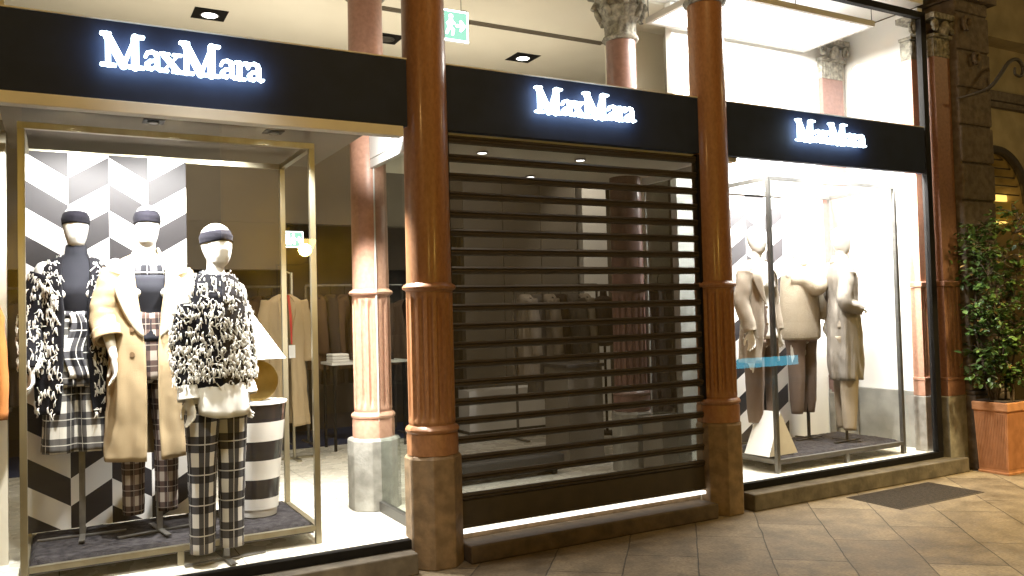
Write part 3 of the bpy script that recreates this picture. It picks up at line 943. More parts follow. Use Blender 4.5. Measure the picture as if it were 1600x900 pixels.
downlight(1.2, 2.98, 4.2, .14, 'lit square recessed spotlight above the left fascia', True, 'high ceiling spotlights')
downlight(2.82, 2.95, 4.2, .14, 'dark square recessed spotlight just right of the pink column top', False, 'high ceiling spotlights')
downlight(4.34, 2.94, 4.2, .14, 'lit square recessed spotlight just above the middle fascia', True, 'high ceiling spotlights')
downlight(.48, .36, 2.62, .055, 'small dark square spotlight under the left fascia, the left one of two', False, 'window soffit spotlights')
downlight(1.14, .38, 2.62, .055, 'small dark square spotlight under the left fascia, the right one of two', False, 'window soffit spotlights')
for x, y, l in ((2.58, .48, 'round lit ceiling spot behind the top left of the shutter'), (3.38, .47, 'round lit ceiling spot behind the top middle of the shutter'), (3.40, 1.24, 'round lit ceiling spot deeper behind the shutter, lowest in view')):
    downlight(x, y, 2.622, .07, l, True, 'entrance ceiling spots', square=False)
q = MB()
for k in range(3):
    q.box(2.5, 2.16 + k * .035, 4.192, 4.85, 2.18 + k * .035, 4.198)
tag(q.build('air_diffuser', M['taupe']), 'long slotted air diffuser in the cream ceiling', 'air vent')
for x, y, zz, l in ((4.75, 1.45, 4.198, 'small sprinkler head in the ceiling near the carved capital'), (3.2, 2.0, 4.198, 'small sprinkler head in the ceiling right of the exit sign')):
    t = MB().lathe([(.03, zz), (.03, zz - .01), (.012, zz - .012), (.01, zz - .05), (.022, zz - .055), (.02, zz - .06)], x, y, n=16).build('sprinkler_head', M['steel'], smooth=True); tag(t, l, 'sprinkler')

# suspended luminous panel in right window
t = empty('ceiling_light', (5.38, .58, 3.97), 0, 'suspended luminous white ceiling panel in a thin frame, right window', 'ceiling light')
MB().box(-.92, -.36, -.012, .92, .36, 0).build('diffuser', emat('diffuser', (1, .985, .95), 2.5), t)
q = MB().box(-.955, -.395, -.03, .955, -.362, .02).box(-.955, .362, -.03, .955, .395, .02).box(-.955, -.361, -.03, -.922, .361, .02).box(.922, -.361, -.03, .955, .361, .02)
q.build('frame', M['alu'], t)
for sx in (-.94, 0, .94):
    for sy in (-.375, .375):
        MB().tube([(sx, sy, .02), (sx, sy, .245)], .004, n=6).build('hanger_rod', M['steel'], t)

# exit signs
EX_G = emat('exit_green', (.42, .88, .66), 1.0)
EX_W = emat('exit_white', (.86, 1, .93), 7)


def exit_sign(loc, s, lab, zc):
    t = empty('exit_sign', loc, 0, lab, 'exit sign')
    MB().box(-s * .62, 0, -s * .5, s * .62, .03, s * .5).build('casing', M['white_gloss'], t, bevel=.003)
    MB().box(-s * .60, -.004, -s * .48, s * .60, -.001, s * .48).build('light_face', EX_W, t)
    MB().box(-s * .54, -.008, -s * .42, s * .54, -.005, s * .42).build('green_field', EX_G, t)
    p = MB()
    p.box(-s * .45, -.012, -s * .30, -s * .22, -.009, s * .32)
    e = [0]
    def cp(a, b, w):
        e[0] += 1
        capsule(p, (a[0] * s, a[1] * s), (b[0] * s, b[1] * s), w * s, -.012 - e[0] * .0004, -.009)
    cp((.0, .27), (.01, .27), .13); cp((.0, .15), (-.04, -.05), .13); cp((-.04, -.05), (.08, -.14), .08); cp((.08, -.14), (.05, -.28), .07); cp((-.05, -.05), (-.14, -.25), .08)
    cp((.0, .14), (.11, .06), .06); cp((-.02, .14), (-.12, .04), .06)
    cp((.20, .0), (.42, .0), .08); cp((.44, .0), (.33, .13), .08); cp((.44, .0), (.33, -.13), .08)
    p.build('pictogram', EX_W, t)
    for sx in (-.4, .4):
        MB().tube([(sx * s, .015, s * .5), (sx * s, .015, zc - loc[2] - .003)], .003, n=6).build('hanger', M['steel'], t)
    return t


exit_sign((2.86, 1.55, 3.885), .27, 'green and white lit exit sign hanging beside the top of the brown column', 4.2)
exit_sign((2.13, 3.92, 2.32), .17, 'small green and white lit exit sign hanging over the camel coat', 2.5)

# ------------------------------------------------------------------ display frames


def display_frame(x, y, wid, dep, h, m, lab, legs):
    t = empty('display_rack', (x, y, .17), 0, lab, 'display frame', 'display frames')
    s = .034
    for k, (px, py) in enumerate(((0, 0), (wid, 0), (0, dep), (wid, dep))):
        MB().box(px - s / 2, py - s / 2, .001, px + s / 2, py + s / 2, h - s).build('post', m, t, bevel=.002)
    MB().box(-s / 2, -s / 2, h - s + .0005, wid + s / 2, s / 2, h).box(-s / 2, dep - s / 2, h - s + .0005, wid + s / 2, dep + s / 2, h) \
        .box(-s / 2, s / 2 + .001, h - s + .0005, s / 2, dep - s / 2 - .001, h).box(wid - s / 2, s / 2 + .001, h - s + .0005, wid + s / 2, dep - s / 2 - .001, h).build('top_rail', m, t)
    MB().box(s / 2 + .001, -s / 2, .078, wid - s / 2 - .001, s / 2, .108).box(s / 2 + .001, dep - s / 2, .078, wid - s / 2 - .001, dep + s / 2, .108) \
        .box(-s / 2, s / 2 + .001, .078, s / 2, dep - s / 2 - .001, .108).box(wid - s / 2, s / 2 + .001, .078, wid + s / 2, dep - s / 2 - .001, .108).build('platform_rail', m, t)
    lg = MB()
    for lx, ly in legs:
        MB().box(lx - s / 2, ly - s / 2, .001, lx + s / 2, ly + s / 2, .077).build('leg', m, t)
    # plush top with slightly uneven surface
    p = MB()
    nx, ny = 60, 34
    V = []
    for i in range(nx + 1):
        for j in range(ny + 1):
            X = .02 + (wid - .04) * i / nx; Y = .02 + (dep - .04) * j / ny
            zz = .124 + .008 * noise.noise(Vector((X * 6, Y * 6, 0))) + .004 * noise.noise(Vector((X * 30, Y * 30, 3)))
            if i in (0, nx) or j in (0, ny): zz = .096
            V.append((X, Y, zz))
    F = [(i * (ny + 1) + j, (i + 1) * (ny + 1) + j, (i + 1) * (ny + 1) + j + 1, i * (ny + 1) + j + 1) for i in range(nx) for j in range(ny)]
    p.add(V, F)
    p.build('plush_mat', M['plush'], t, smooth=True, angle=60)
    MB().box(.02, .02, .06, wid - .02, dep - .02, .088).build('base_board', M['charcoal'], t)
    return t


display_frame(-.155, .335, 1.505, .745, 2.385, M['brass'], 'champagne metal display frame around the three monochrome mannequins', [(.74, 0), (.74, .77)])
display_frame(5.035, .25, 1.54, .70, 2.385, M['steel'], 'grey metal display frame around the beige mannequins', [(.80, 0), (.80, .70)])


# chevron backdrops
t = MB().box(-.02, 0, 0, .87, .02, 2.245).build('backdrop_panel', chevron_mat('chevron_left', .2225, .327, .14, 2.20 - .295 - .327 * 4, -.02), loc=(-.138, 1.045, .295)); tag(t, 'large black and white chevron backdrop panel behind the left mannequins', 'backdrop')
t = MB().box(0, 0, 0, .93, .02, 2.25).build('backdrop_panel', chevron_mat('chevron_right', .235, .34, .15, .5, 0), loc=(5.02, .972, .295)); tag(t, 'black and white chevron backdrop panel at the left of the right window', 'backdrop')

# ------------------------------------------------------------------ mannequins


def hand(mb, wpt, d, nrm, side, curl=.5, k=1.0):
    d = Vector(d).normalized(); nrm = Vector(nrm); nrm = (nrm - d * nrm.dot(d)).normalized()
    s = d.cross(nrm).normalized() * side
    w0 = Vector(wpt)
    rr = []
    for t_, a, b in ((-.01, .024, .018), (.02, .028, .017), (.05, .038, .016), (.085, .041, .014), (.095, .034, .010)):
        rr.append([w0 + d * t_ * k + s * math.cos(q) * a * k + nrm * math.sin(q) * b * k for q in [2 * PI * i / 12 for i in range(12)]])
    mb.rings(rr)
    for i, (off, L, r) in enumerate(((.030, .070, .0092), (.010, .080, .0095), (-.011, .074, .0092), (-.030, .058, .0083))):
        p = w0 + (d * .082 + s * off) * k
        pts = [p]
        a = .12 + curl * .25
        q = p
        for seg, ln in enumerate((.45, .32, .25)):
            dd = d * math.cos(a) - nrm * math.sin(a) + s * off * 1.6
            q = q + dd.normalized() * L * ln * k
            pts.append(q); a += curl * (.45 + .1 * i)
        mb.tube(pts, [r * k, r * k * .97, r * k * .9, r * k * .75], n=8, roundcap=True)
    p = w0 + (d * .022 + s * .026) * k
    mb.tube([p, p + (d * .03 + s * .028 - nrm * .008) * k, p + (d * .058 + s * .036 - nrm * .018) * k, p + (d * .080 + s * .034 - nrm * .028) * k], [.014 * k, .012 * k, .0105 * k, .008 * k], n=8, roundcap=True)


def ell(cx, cy, z, rx, ry, n=28, p=2.0):
    out = []
    for i in range(n):
        a = 2 * PI * i / n
        c, s = math.sin(a), -math.cos(a)
        out.append((cx + rx * math.copysign(abs(c) ** (2 / p), c), cy + ry * math.copysign(abs(s) ** (2 / p), s), z))
    return out


def head(mb, turn=0, tilt=0, off=(0, 0, 0)):
    cz = 1.77
    prof = [(-.128, .018, .012, -.012), (-.118, .034, .034, -.014), (-.10, .047, .055, -.012), (-.07, .058, .074, -.006), (-.03, .067, .088, 0), (.01, .072, .095, .004), (.05, .071, .095, .008), (.08, .062, .084, .010), (.10, .048, .066, .010), (.115, .028, .040, .010), (.122, .008, .012, .010)]
    Mx = Matrix.Translation(Vector((off[0], off[1], cz + off[2]))) @ Matrix.Rotation(turn, 4, 'Z') @ Matrix.Rotation(tilt, 4, 'X')
    rr = []
    for z, rx, ry, cy_ in prof:
        ring = []
        for (x, y, zz) in ell(0, cy_, z, rx, ry, 28, 2.1):
            # abstract face: faint nose ridge and eye hollows
            if y < 0:
                g_ = math.exp(-(x / .014) ** 2)
                y -= .010 * g_ * math.exp(-((zz + .035) / .03) ** 2)
                for sx in (-1, 1):
                    y += .006 * math.exp(-((x - sx * .028) / .014) ** 2 - ((zz - .005) / .018) ** 2)
                y += .004 * math.exp(-(x / .025) ** 2 - ((zz + .062) / .01) ** 2)
                y -= .004 * math.exp(-(x / .025) ** 2 - ((zz + .074) / .008) ** 2)
            ring.append(Mx @ Vector((x, y, zz)))
        rr.append(ring)
    mb.rings(rr)
    return Mx


def headband(parent, Mx, z0=.035, z1=.085, slant=.0):
    b = MB(); rr = []
    tab = [(-.128, .018, .012, -.012), (-.03, .067, .088, 0), (.01, .072, .095, .004), (.05, .071, .095, .008), (.08, .062, .084, .010), (.10, .048, .066, .010), (.115, .028, .040, .010)]
    def at_(z):
        for a, c in zip(tab, tab[1:]):
            if a[0] <= z <= c[0]:
                t = (z - a[0]) / (c[0] - a[0]); return [a[i] * (1 - t) + c[i] * t for i in range(4)]
        return tab[-1]
    for k in range(9):
        f = k / 8
        ring = []
        for i in range(40):
            a = 2 * PI * i / 40
            zz = z0 + (z1 - z0) * f + slant * math.cos(a)
            _, rx, ry, cy_ = at_(zz)
            e = .004 + .004 * math.sin(PI * f) + .0012 * math.sin(f * 14 + 3 * a)
            ring.append(Mx @ Vector(((rx + e) * math.sin(a), cy_ - (ry + e) * math.cos(a), zz)))
        rr.append(ring)
    b.rings(rr, True, False)
    o = b.build('headband', M['band'], parent, smooth=True, angle=80)
    md = o.modifiers.new('s', 'SOLIDIFY'); md.thickness = .004; md.offset = -1
    return o


def body(parent, arms, turn=0, tilt=0, legs=.13, headoff=(0, 0, 0), neckr=.047):
    mb = MB()
    Mx = head(mb, turn, tilt, headoff)
    ho = Vector(headoff)
    mb.tube([Vector((0, .018, 1.50)), Vector((0, .012, 1.60)) + ho * .5, Vector((0, .006, 1.72)) + ho], [.058, neckr, neckr + .001], n=20)
    T = [(.86, .075, .06), (.90, .150, .10), (.98, .172, .112), (1.06, .165, .108), (1.16, .135, .092), (1.26, .125, .088), (1.34, .145, .103), (1.42, .158, .115), (1.49, .165, .100), (1.54, .158, .080), (1.575, .115, .065), (1.60, .065, .052), (1.615, .04, .04)]
    mb.rings([ell(0, .012, z, rx, ry) for z, rx, ry in T])
    for sx in (-1, 1):
        mb.tube([(sx * .06, -.055, 1.40), (sx * .07, -.075, 1.385)], [.055, .045], n=12, roundcap=True)
    for (s, e, w_, d, nr, side, curl) in arms:
        mb.tube([s, (Vector(s) * .5 + Vector(e) * .5), e, (Vector(e) * .5 + Vector(w_) * .5), w_], [.050, .044, .036, .033, .023], n=16, roundcap=True)
        hand(mb, w_, d, nr, side, curl)
    if legs:
        for sx in (-1, 1):
            mb.tube([(sx * .09, .01, .95), (sx * .095, .005, .75), (sx * .095, .005, .52), (sx * .095, .02, .37), (sx * .095, .025, legs)], [.085, .075, .052, .050, .034], n=16)
    return fuse(mb, 'body', M['white_body'], parent, .0055, 2), Mx


def stand(parent, x, y, z1, m, span=.22, rz=0):
    s = MB()
    s.box(x - .017, y - .008, .006, x + .017, y + .008, z1)
    q = Matrix.Rotation(rz, 4, 'Z')
    for a, b in (((-span, 0, .006), (span, 0, .006)), ((0, -span * .75, .013), (0, span * .75, .013))):
        A = q @ Vector(a); B = q @ Vector(b)
        s.bar((x + A.x, y + A.y, A.z), (x + B.x, y + B.y, B.z), .032, .007)
    return s.build('stand', m, parent)


def wrap(mb, secs, n=64, gap=None, amp=.0, seed=0, folds=(5, 9, 14), x=0, y=0):
    """secs: z, rx, ry, cx, cy, [gap angle half], fold amount"""
    rnd = random.Random(seed)
    ph = [rnd.uniform(0, 6.28) for _ in range(6)]
    # smooth interpolate
    S = []
    for k in range(len(secs) - 1):
        a, b = secs[k], secs[k + 1]
        m = max(1, int(abs(a[0] - b[0]) / .025))
        for t in range(m):
            t = t / m
            t2 = t
            S.append([a[i] * (1 - t2) + b[i] * t2 for i in range(len(a))])
    S.append(list(secs[-1]))
    rr = []
    for s in S:
        z, rx, ry, cx, cy_, gp, fa = s
        ring = []
        m = n if gap is None else n + 1
        for i in range(m):
            a = 2 * PI * i / n if gap is None else gp + (2 * PI - 2 * gp) * i / n
            f = fa * (math.sin(folds[0] * a + ph[0] + z * 1.3) + .6 * math.sin(folds[1] * a + ph[1] - z * 2) + .35 * math.sin(folds[2] * a + ph[2] + z * 4))
            f += fa * 1.1 * noise.noise(Vector((a * 2.2, z * 7 + a * 1.5, seed))) + min(fa, .003) * .8 * noise.noise(Vector((a * 6, z * 22 - a * 3, seed + 5)))
            ring.append((x + cx + (rx + f) * math.sin(a), y + cy_ - (ry + f) * math.cos(a), z))
        rr.append(ring)
    b0 = len(mb.f)
    mb.rings(rr, gap is None, False)
    for k in range(b0, len(mb.f)):          # outward normals
        mb.f[k] = mb.f[k][::-1]
        mb.uv[k] = mb.uv[k][::-1]
    return mb


def solid(o, t=.007, off=0):
    md = o.modifiers.new('s', 'SOLIDIFY'); md.thickness = t; md.offset = off
    return o


def tufts(parent, src, n, rad=.0036, L=(.03, .055), seed=1, dens=None, name='yarn_fringe', cond=None):
    """white yarn loops hanging from the surface of a garment"""
    rnd = random.Random(seed)
    me = src.data
    polys = [p for p in me.polygons if p.area > 1e-7]
    cum, tot = [], 0
    for p in polys:
        wgt = p.area * (dens(p.center) if dens else 1)
        tot += wgt; cum.append(tot)
    import bisect
    mb = MB()
    for _ in range(n):
        p = polys[bisect.bisect_left(cum, rnd.uniform(0, tot))]
        c = Vector(p.center); nn = Vector(p.normal)
        ax = Vector((c.x, c.y, 0))
        if cond and not cond(c): continue
        c += Vector((rnd.uniform(-.006, .006), rnd.uniform(-.006, .006), rnd.uniform(-.01, .01)))
        tang = Vector((-nn.y, nn.x, 0))
        ln = rnd.uniform(*L)
        typ = rnd.random()
        lean = rnd.gauss(0, .35)
        if typ < .74:            # tassel: a few loose strands from one knot
            root = c + nn * .004
            for q in range(rnd.randint(2, 4)):
                sp_ = rnd.gauss(lean, .30); le = ln * rnd.uniform(.7, 1.1); o_ = rnd.uniform(.003, .010)
                mb.tube([root, root + nn * o_ + tang * sp_ * .006 + Vector((0, 0, -le * .12)), root + nn * (o_ + .002) + tang * sp_ * le * .45 + Vector((0, 0, -le * .55)),
                         root + nn * o_ * .7 + tang * sp_ * le * rnd.uniform(.5, .9) + Vector((0, 0, -le))], [rad, rad, rad * .9, rad * .8], n=4)
        elif typ < .88:          # loop of yarn
            r0 = rnd.uniform(.008, .015); st_ = rnd.uniform(0, 6)
            mb.tube([c + nn * .006 + tang * math.cos(q) * r0 + Vector((0, 0, math.sin(q) * r0 * 1.3)) for q in [st_ + j * .8 for j in range(7)]], rad, n=4)
        else:                    # cable stitch lying on the knit
            an = rnd.choice((-.7, .7, 0)) + rnd.gauss(0, .15)
            dv = tang * math.cos(an) + Vector((0, 0, math.sin(an)))
            mb.tube([c + nn * .004 - dv * .022, c + nn * .006, c + nn * .004 + dv * .022], [rad * 1.2] * 3, n=4)
    return mb.build(name, M['yarn'], parent, smooth=True, angle=80)


def coatbutton(mb, p, n_, r=.011):
    p = Vector(p); n_ = Vector(n_).normalized()
    mb.tube([p, p + n_ * .006], r, n=12)


G3 = 'mannequins in the left display frame'
G6 = 'mannequins in the right display frame'

# --- M1 left: slate turtleneck, open fringed cardigan, plaid culottes
t = empty('mannequin', (.10, .78, .298), R(-3), 'leftmost mannequin in an open black cardigan with white fringe and plaid culottes', 'mannequin', G3)
t.scale = (.94, 1, 1)
arms = [((-.175, .015, 1.52), (-.235, .02, 1.22), (-.235, -.07, .97), (0.05, -.25, -1), (1, .1, 0), -1, .7), ((.175, .015, 1.52), (.225, .03, 1.22), (.185, -.05, .98), (-.05, -.2, -1), (-1, .1, 0), 1, .7)]
bd_, Mx = body(t, arms, turn=R(4), legs=False)
headband(t, Mx, .006, .076, slant=.008)
tn = MB()
wrap(tn, [(1.66, .054, .056, 0, .008, 0, .001), (1.61, .060, .060, 0, .012, 0, .001), (1.585, .095, .070, 0, .012, 0, 0), (1.54, .155, .088, 0, .012, 0, 0), (1.49, .172, .108, 0, .012, 0, 0), (1.40, .165, .130, 0, .006, 0, 0), (1.34, .152, .118, 0, .008, 0, 0), (1.26, .132, .096, 0, .012, 0, .001), (1.20, .135, .10, 0, .012, 0, .001)], n=48)
solid(tn.build('turtleneck', M['slate'], t, smooth=True, angle=80), .005)
cu = MB()
wrap(cu, [(1.27, .135, .098, 0, .012, 0, .0), (1.18, .15, .11, 0, .012, 0, .001), (1.02, .178, .124, 0, .012, 0, .002), (.86, .185, .13, 0, .01, 0, .003)], n=64, seed=4)
for sx in (-1, 1):
    wrap(cu, [(.90, .096, .118, sx * .082, .01, 0, .002), (.72, .100, .118, sx * .088, .01, 0, .005), (.60, .104, .115, sx * .092, .01, 0, .006), (.49, .106, .115, sx * .094, .01, 0, .007)], n=48, seed=5 + sx, folds=(3, 5, 8))
solid(cu.build('culottes', M['plaid2'], t, smooth=True, angle=80, uv=True), .006)
wb = MB(); wrap(wb, [(1.285, .139, .102, 0, .012, 0, 0), (1.245, .142, .105, 0, .012, 0, 0)], n=48)
solid(wb.build('belt', M['plaid'], t, smooth=True, uv=True), .006)
sh = MB()
rr = []
for k in range(14):
    z = 1.27 - k * .028
    xx = .018 * math.sin(k * .6); hw = .032 + .018 * min(1, k / 4)
    rr.append([(xx - hw + .10 * hw * i * 2 / 1.0 * 1.0, -.118 - .010 * math.sin(i * 1.1 + k * .2) - .0008 * k, z) for i in range(11)])
sh.rings(rr, False, False)
solid(sh.build('sash', M['plaid'], t, smooth=True, angle=80, uv=True), .008)
cd = MB()
secs = [(1.60, .075, .065, 0, .02, .75, 0), (1.575, .13, .082, 0, .02, .55, 0), (1.53, .185, .105, 0, .018, .42, .0), (1.44, .198, .138, 0, .012, .38, .002), (1.26, .190, .135, 0, .012, .32, .004), (1.05, .205, .15, 0, .012, .32, .006), (.86, .215, .155, 0, .012, .34, .007), (.71, .215, .155, 0, .012, .42, .007)]
wrap(cd, secs, n=80, gap=True, seed=8)
for (s, e, w_, *_r) in arms:
    s, e, w_ = Vector(s), Vector(e), Vector(w_)
    cd.tube([s * .96 + Vector((0, 0, .03)), s * .5 + e * .5, e, e * .45 + w_ * .55, w_ + (w_ - e).normalized() * .01], [.078, .075, .074, .066, .056], n=22, sub=6, cap=False, jit=.03, seed=3)
cg = cd.build('cardigan', M['black_knit'], t, smooth=True, angle=80); solid(cg, .012)
tufts(t, cg, 2100, .0026, (.026, .050), seed=2, dens=lambda c: 1.0 if c.z > .95 else .28, cond=lambda c: not (abs(c.x) < .078 and c.y < 0 and c.z < 1.55))
stand(t, 0.02, .0, 1.0, M['steel_dark'], .24)

# --- M2 camel coat
t = empty('mannequin', (.465, .64, .298), R(2), 'middle mannequin in a long camel coat with lapels painted overlit pale beside the chevron panel', 'mannequin', G3)
t.scale = (.94, 1, 1)
arms = [((-.18, .015, 1.53), (-.245, .02, 1.25), (-.205, -.10, 1.02), (0.05, -.15, -1), (1, .1, 0), -1, .5), ((.18, .015, 1.53), (.245, .03, 1.25), (.23, -.06, 1.0), (0, -.1, -1), (-1, .1, 0), 1, .5)]
bd_, Mx = body(t, arms, turn=R(-2))
headband(t, Mx, .006, .076, slant=.008)
tp = MB(); wrap(tp, [(1.585, .10, .074, 0, .012, 0, .0), (1.54, .158, .09, 0, .012, 0, 0), (1.48, .174, .112, 0, .012, 0, 0)], n=48)
solid(tp.build('plaid_yoke', M['plaid'], t, smooth=True, angle=80, uv=True), .005)
tp = MB(); wrap(tp, [(1.478, .172, .114, 0, .012, 0, 0), (1.40, .163, .132, 0, .006, 0, 0), (1.26, .132, .098, 0, .012, 0, .001), (1.10, .165, .118, 0, .012, 0, .001)], n=48)
solid(tp.build('dark_top', M['slate'], t, smooth=True, angle=80), .005)


def trousers(parent, m, hem=.10, wid=.062, seed=0, flare=1.0, waist=1.27, th=1.0, lg=.095):
    tr = MB()
    wrap(tr, [(waist, .136, .098, 0, .012, 0, .0), (1.16, .152, .112, 0, .012, 0, .001), (1.0, .178, .124, 0, .012, 0, .002), (.88, .182, .126, 0, .012, 0, .002)], n=64, seed=seed)
    for sx in (-1, 1):
        wrap(tr, [(.93, .090, .118, sx * (lg - .010), .012, 0, .001), (.80, .090 * th, .108 * th, sx * (lg - .003), .01, 0, .003), (.55, ((.074 + wid) / 2 + .004) * (th + 1) / 2, .082, sx * lg, .01, 0, .003), (.35, wid + .004, .072, sx * lg, .015, 0, .003), (hem, wid * flare, wid * 1.08, sx * lg, .02, 0, .002)], n=40, seed=seed + 3 + sx, folds=(2, 3, 5))
    o = tr.build('trousers', m, parent, smooth=True, angle=80, uv=True)
    return solid(o, .005)


trousers(t, M['plaid3'], .12, .060, 11)
ct = MB()
secs = [(1.60, .085, .072, 0, .02, .62, 0), (1.575, .14, .088, 0, .02, .55, 0), (1.535, .195, .108, 0, .018, .48, .0), (1.44, .208, .142, 0, .012, .42, .001), (1.26, .198, .140, 0, .012, .30, .003), (1.05, .212, .155, 0, .012, .17, .005), (.80, .228, .168, 0, .012, .14, .008), (.55, .240, .178, 0, .012, .15, .010), (.435, .246, .182, 0, .012, .16, .011)]
wrap(ct, secs, n=96, gap=True, seed=21)
for (s, e, w_, *_r) in arms:
    s, e, w_ = Vector(s), Vector(e), Vector(w_)
    m_ = e * .45 + w_ * .55
    ct.tube([s * .96 + Vector((0, 0, .03)), s * .5 + e * .5, e, m_], [.082, .078, .076, .070], n=24, sub=7, cap=False, jit=.035, seed=7)
    ct.tube([e * .66 + w_ * .34, m_ + (w_ - e) * .04], [.080, .083], n=24, sub=5, cap=False, jit=.04, seed=9)
solid(ct.build('coat', M['camel'], t, smooth=True, angle=80), .010)
# lapels: broad revers, overexposure painted in as cream
lp = MB()
for sx in (-1, 1):
    rr = []
    for k in range(22):
        f = k / 21
        z = 1.60 - f * .46
        gp = .62 - .40 * f
        rx = .085 + (.21 - .085) * min(1, f * 3.2); ry = .072 + (.155 - .072) * min(1, f * 2.6)
        wdt = (.30 + 1.1 * math.sin(min(1, f * 2.1) * PI / 2)) * (1 - f) ** .7 * .66 + .02
        row = []
        for i in range(7):
            a = sx * (gp - .02 + wdt * i / 6)
            lift = .010 + .010 * math.sin(PI * i / 6)
            row.append(((rx + lift) * math.sin(a), .018 - (ry + lift) * math.cos(a), z - (.02 * i / 6)))
        rr.append(row)
    lp.rings(rr, False, False)
solid(lp.build('lapels', M['camel_overlit'], t, smooth=True, angle=80), .006)
cl = MB(); rr = []
for k in range(6):
    f = k / 5
    rr.append([(((.068 + .028 * f)) * math.sin(a), .03 - (.062 + .03 * f) * math.cos(a), 1.640 - .06 * f) for a in [(.85 + (2 * PI - 1.7) * i / 30) for i in range(31)]])
cl.rings(rr, False, False)
solid(cl.build('collar', M['camel_overlit'], t, smooth=True, angle=80), .008)
bt = MB()
for sx in (-1, 1):
    for zb in (1.17, 1.03):
        a = sx * .52
        rx, ry = .207, .150
        bt = MB(); coatbutton(bt, ((rx + .006) * math.sin(a), .012 - (ry + .006) * math.cos(a), zb), (math.sin(a), -math.cos(a), 0), .015)
        bt.build('button', M['button'], t, smooth=True)
stand(t, .05, .0, .95, M['steel_dark'], .24, R(8))

# --- M3 front: fringed sweater
t = empty('mannequin', (.775, .252, .172), R(18), 'front mannequin in a black fringed sweater, white shirt hem and black plaid trousers', 'mannequin', G3)
arms = [((-.140, .015, 1.50), (-.178, .02, 1.20), (-.185, -.05, .925), (0.12, -.15, -1), (1, .1, 0), -1, .6), ((.140, .015, 1.50), (.170, .03, 1.20), (.168, -.02, .93), (-.1, -.1, -1), (-1, .1, 0), 1, .6)]
bd_, Mx = body(t, arms, turn=R(14), headoff=(.012, -.004, -.015))
headband(t, Mx, .010, .072, slant=.010)
tr = trousers(t, M['plaid'], .075, .062, 31, th=.95, lg=.086)
s_ = MB()
wrap(s_, [(1.10, .168, .125, 0, .012, 0, .002), (.98, .164, .142, 0, .008, 0, .004), (.88, .168, .154, 0, .004, 0, .007), (.805, .172, .160, 0, .0, 0, .010)], n=72, seed=33)
for k, v in enumerate(s_.v):       # curved shirt tails: front and back dip, sides rise
    x, y, z = v
    f = min(1, max(0, (.98 - z) / .165))
    a = math.atan2(x, -(y - .008))
    s_.v[k] = (x, y, z + f * .05 * abs(math.sin(a)) ** 3)
solid(s_.build('shirt_tail', M['shirt'], t, smooth=True, angle=80), .004)
for (s, e, w_, *_r) in arms:
    cf = MB()
    e, w_ = Vector(e), Vector(w_); d_ = (w_ - e).normalized()
    cf.tube([w_ - d_ * .07, w_ - d_ * .03, w_ + d_ * .015], [.046, .052, .058], n=24, sub=4, cap=False, jit=.03, seed=2)
    solid(cf.build('shirt_cuff', M['shirt'], t, smooth=True, angle=80), .004)
sw_ = MB()
sw_.rings([ell(0, .012, z, rx, ry, 32, 2.3) for z, rx, ry in ((.965, .155, .130), (.975, .170, .145), (1.02, .175, .150), (1.12, .172, .148), (1.25, .166, .144), (1.38, .166, .142), (1.47, .162, .130), (1.53, .148, .102), (1.57, .125, .080), (1.59, .088, .070))])
for (s, e, w_, *_r) in arms:
    s, e, w_ = Vector(s), Vector(e), Vector(w_); d_ = (w_ - e).normalized()
    sw_.tube([s * .94 + Vector((0, 0, .005)), s * .5 + e * .5, e, e * .4 + w_ * .6, w_ - d_ * .055], [.062, .064, .064, .058, .050], n=22, sub=5, jit=.02, seed=5)
swo = fuse(sw_, 'sweater', M['black_knit'], t, .0075, 3)
tufts(t, swo, 1500, .0024, (.022, .040), seed=9, dens=lambda c: (.62 if c.z > 1.34 else .8 if c.z > 1.2 else 1.0 if c.z > 1.02 else .10))
nb = MB(); nb.tube([(.074 * math.sin(a), .008 - .064 * math.cos(a), 1.592 - .016 * math.cos(a)) for a in [2 * PI * i / 30 for i in range(31)]], .010, n=8)
nb.build('neckline', M['slate'], t, smooth=True)
stand(t, .05, .02, .95, M['steel_dark'], .22, R(-12))

# --- M4 blazer (right window)
t = empty('mannequin', (5.20, .55, .298), R(10), 'mannequin in a beige blazer over a white top, left one in the right window', 'mannequin', G6)
t.scale = (.91, .93, 1)
arms = [((-.175, .015, 1.52), (-.235, .02, 1.24), (-.225, -.05, 1.0), (0.05, -.1, -1), (1, .1, 0), -1, .5), ((.175, .015, 1.52), (.24, .03, 1.24), (.23, -.03, 1.0), (0, -.1, -1), (-1, .1, 0), 1, .5)]
body(t, arms, turn=R(6), legs=.30)
trousers(t, M['beige_trouser'], .24, .052, 41, th=.84)
tp = MB(); wrap(tp, [(1.585, .10, .074, 0, .012, 0, .0), (1.54, .16, .09, 0, .012, 0, 0), (1.48, .176, .112, 0, .012, 0, 0), (1.40, .167, .134, 0, .006, 0, 0), (1.26, .14, .105, 0, .012, 0, .002), (.94, .19, .135, 0, .012, 0, .006)], n=48)
solid(tp.build('white_top', M['shirt'], t, smooth=True, angle=80), .005)
ct = MB()
wrap(ct, [(1.60, .085, .072, 0, .02, .7, 0), (1.575, .14, .088, 0, .02, .62, 0), (1.535, .192, .108, 0, .018, .6, .0), (1.44, .194, .138, 0, .012, .62, .003), (1.26, .176, .128, 0, .012, .48, .006), (1.05, .192, .142, 0, .012, .5, .009), (.86, .200, .150, 0, .012, .7, .012), (.74, .204, .152, 0, .012, .8, .013)], n=80, gap=True, seed=43)
for (s, e, w_, *_r) in arms:
    s, e, w_ = Vector(s), Vector(e), Vector(w_)
    ct.tube([s * .96 + Vector((0, 0, .03)), s * .5 + e * .5, e, e * .3 + w_ * .7, w_], [.080, .072, .068, .060, .052], n=22, sub=5, cap=False, jit=.03, seed=3)
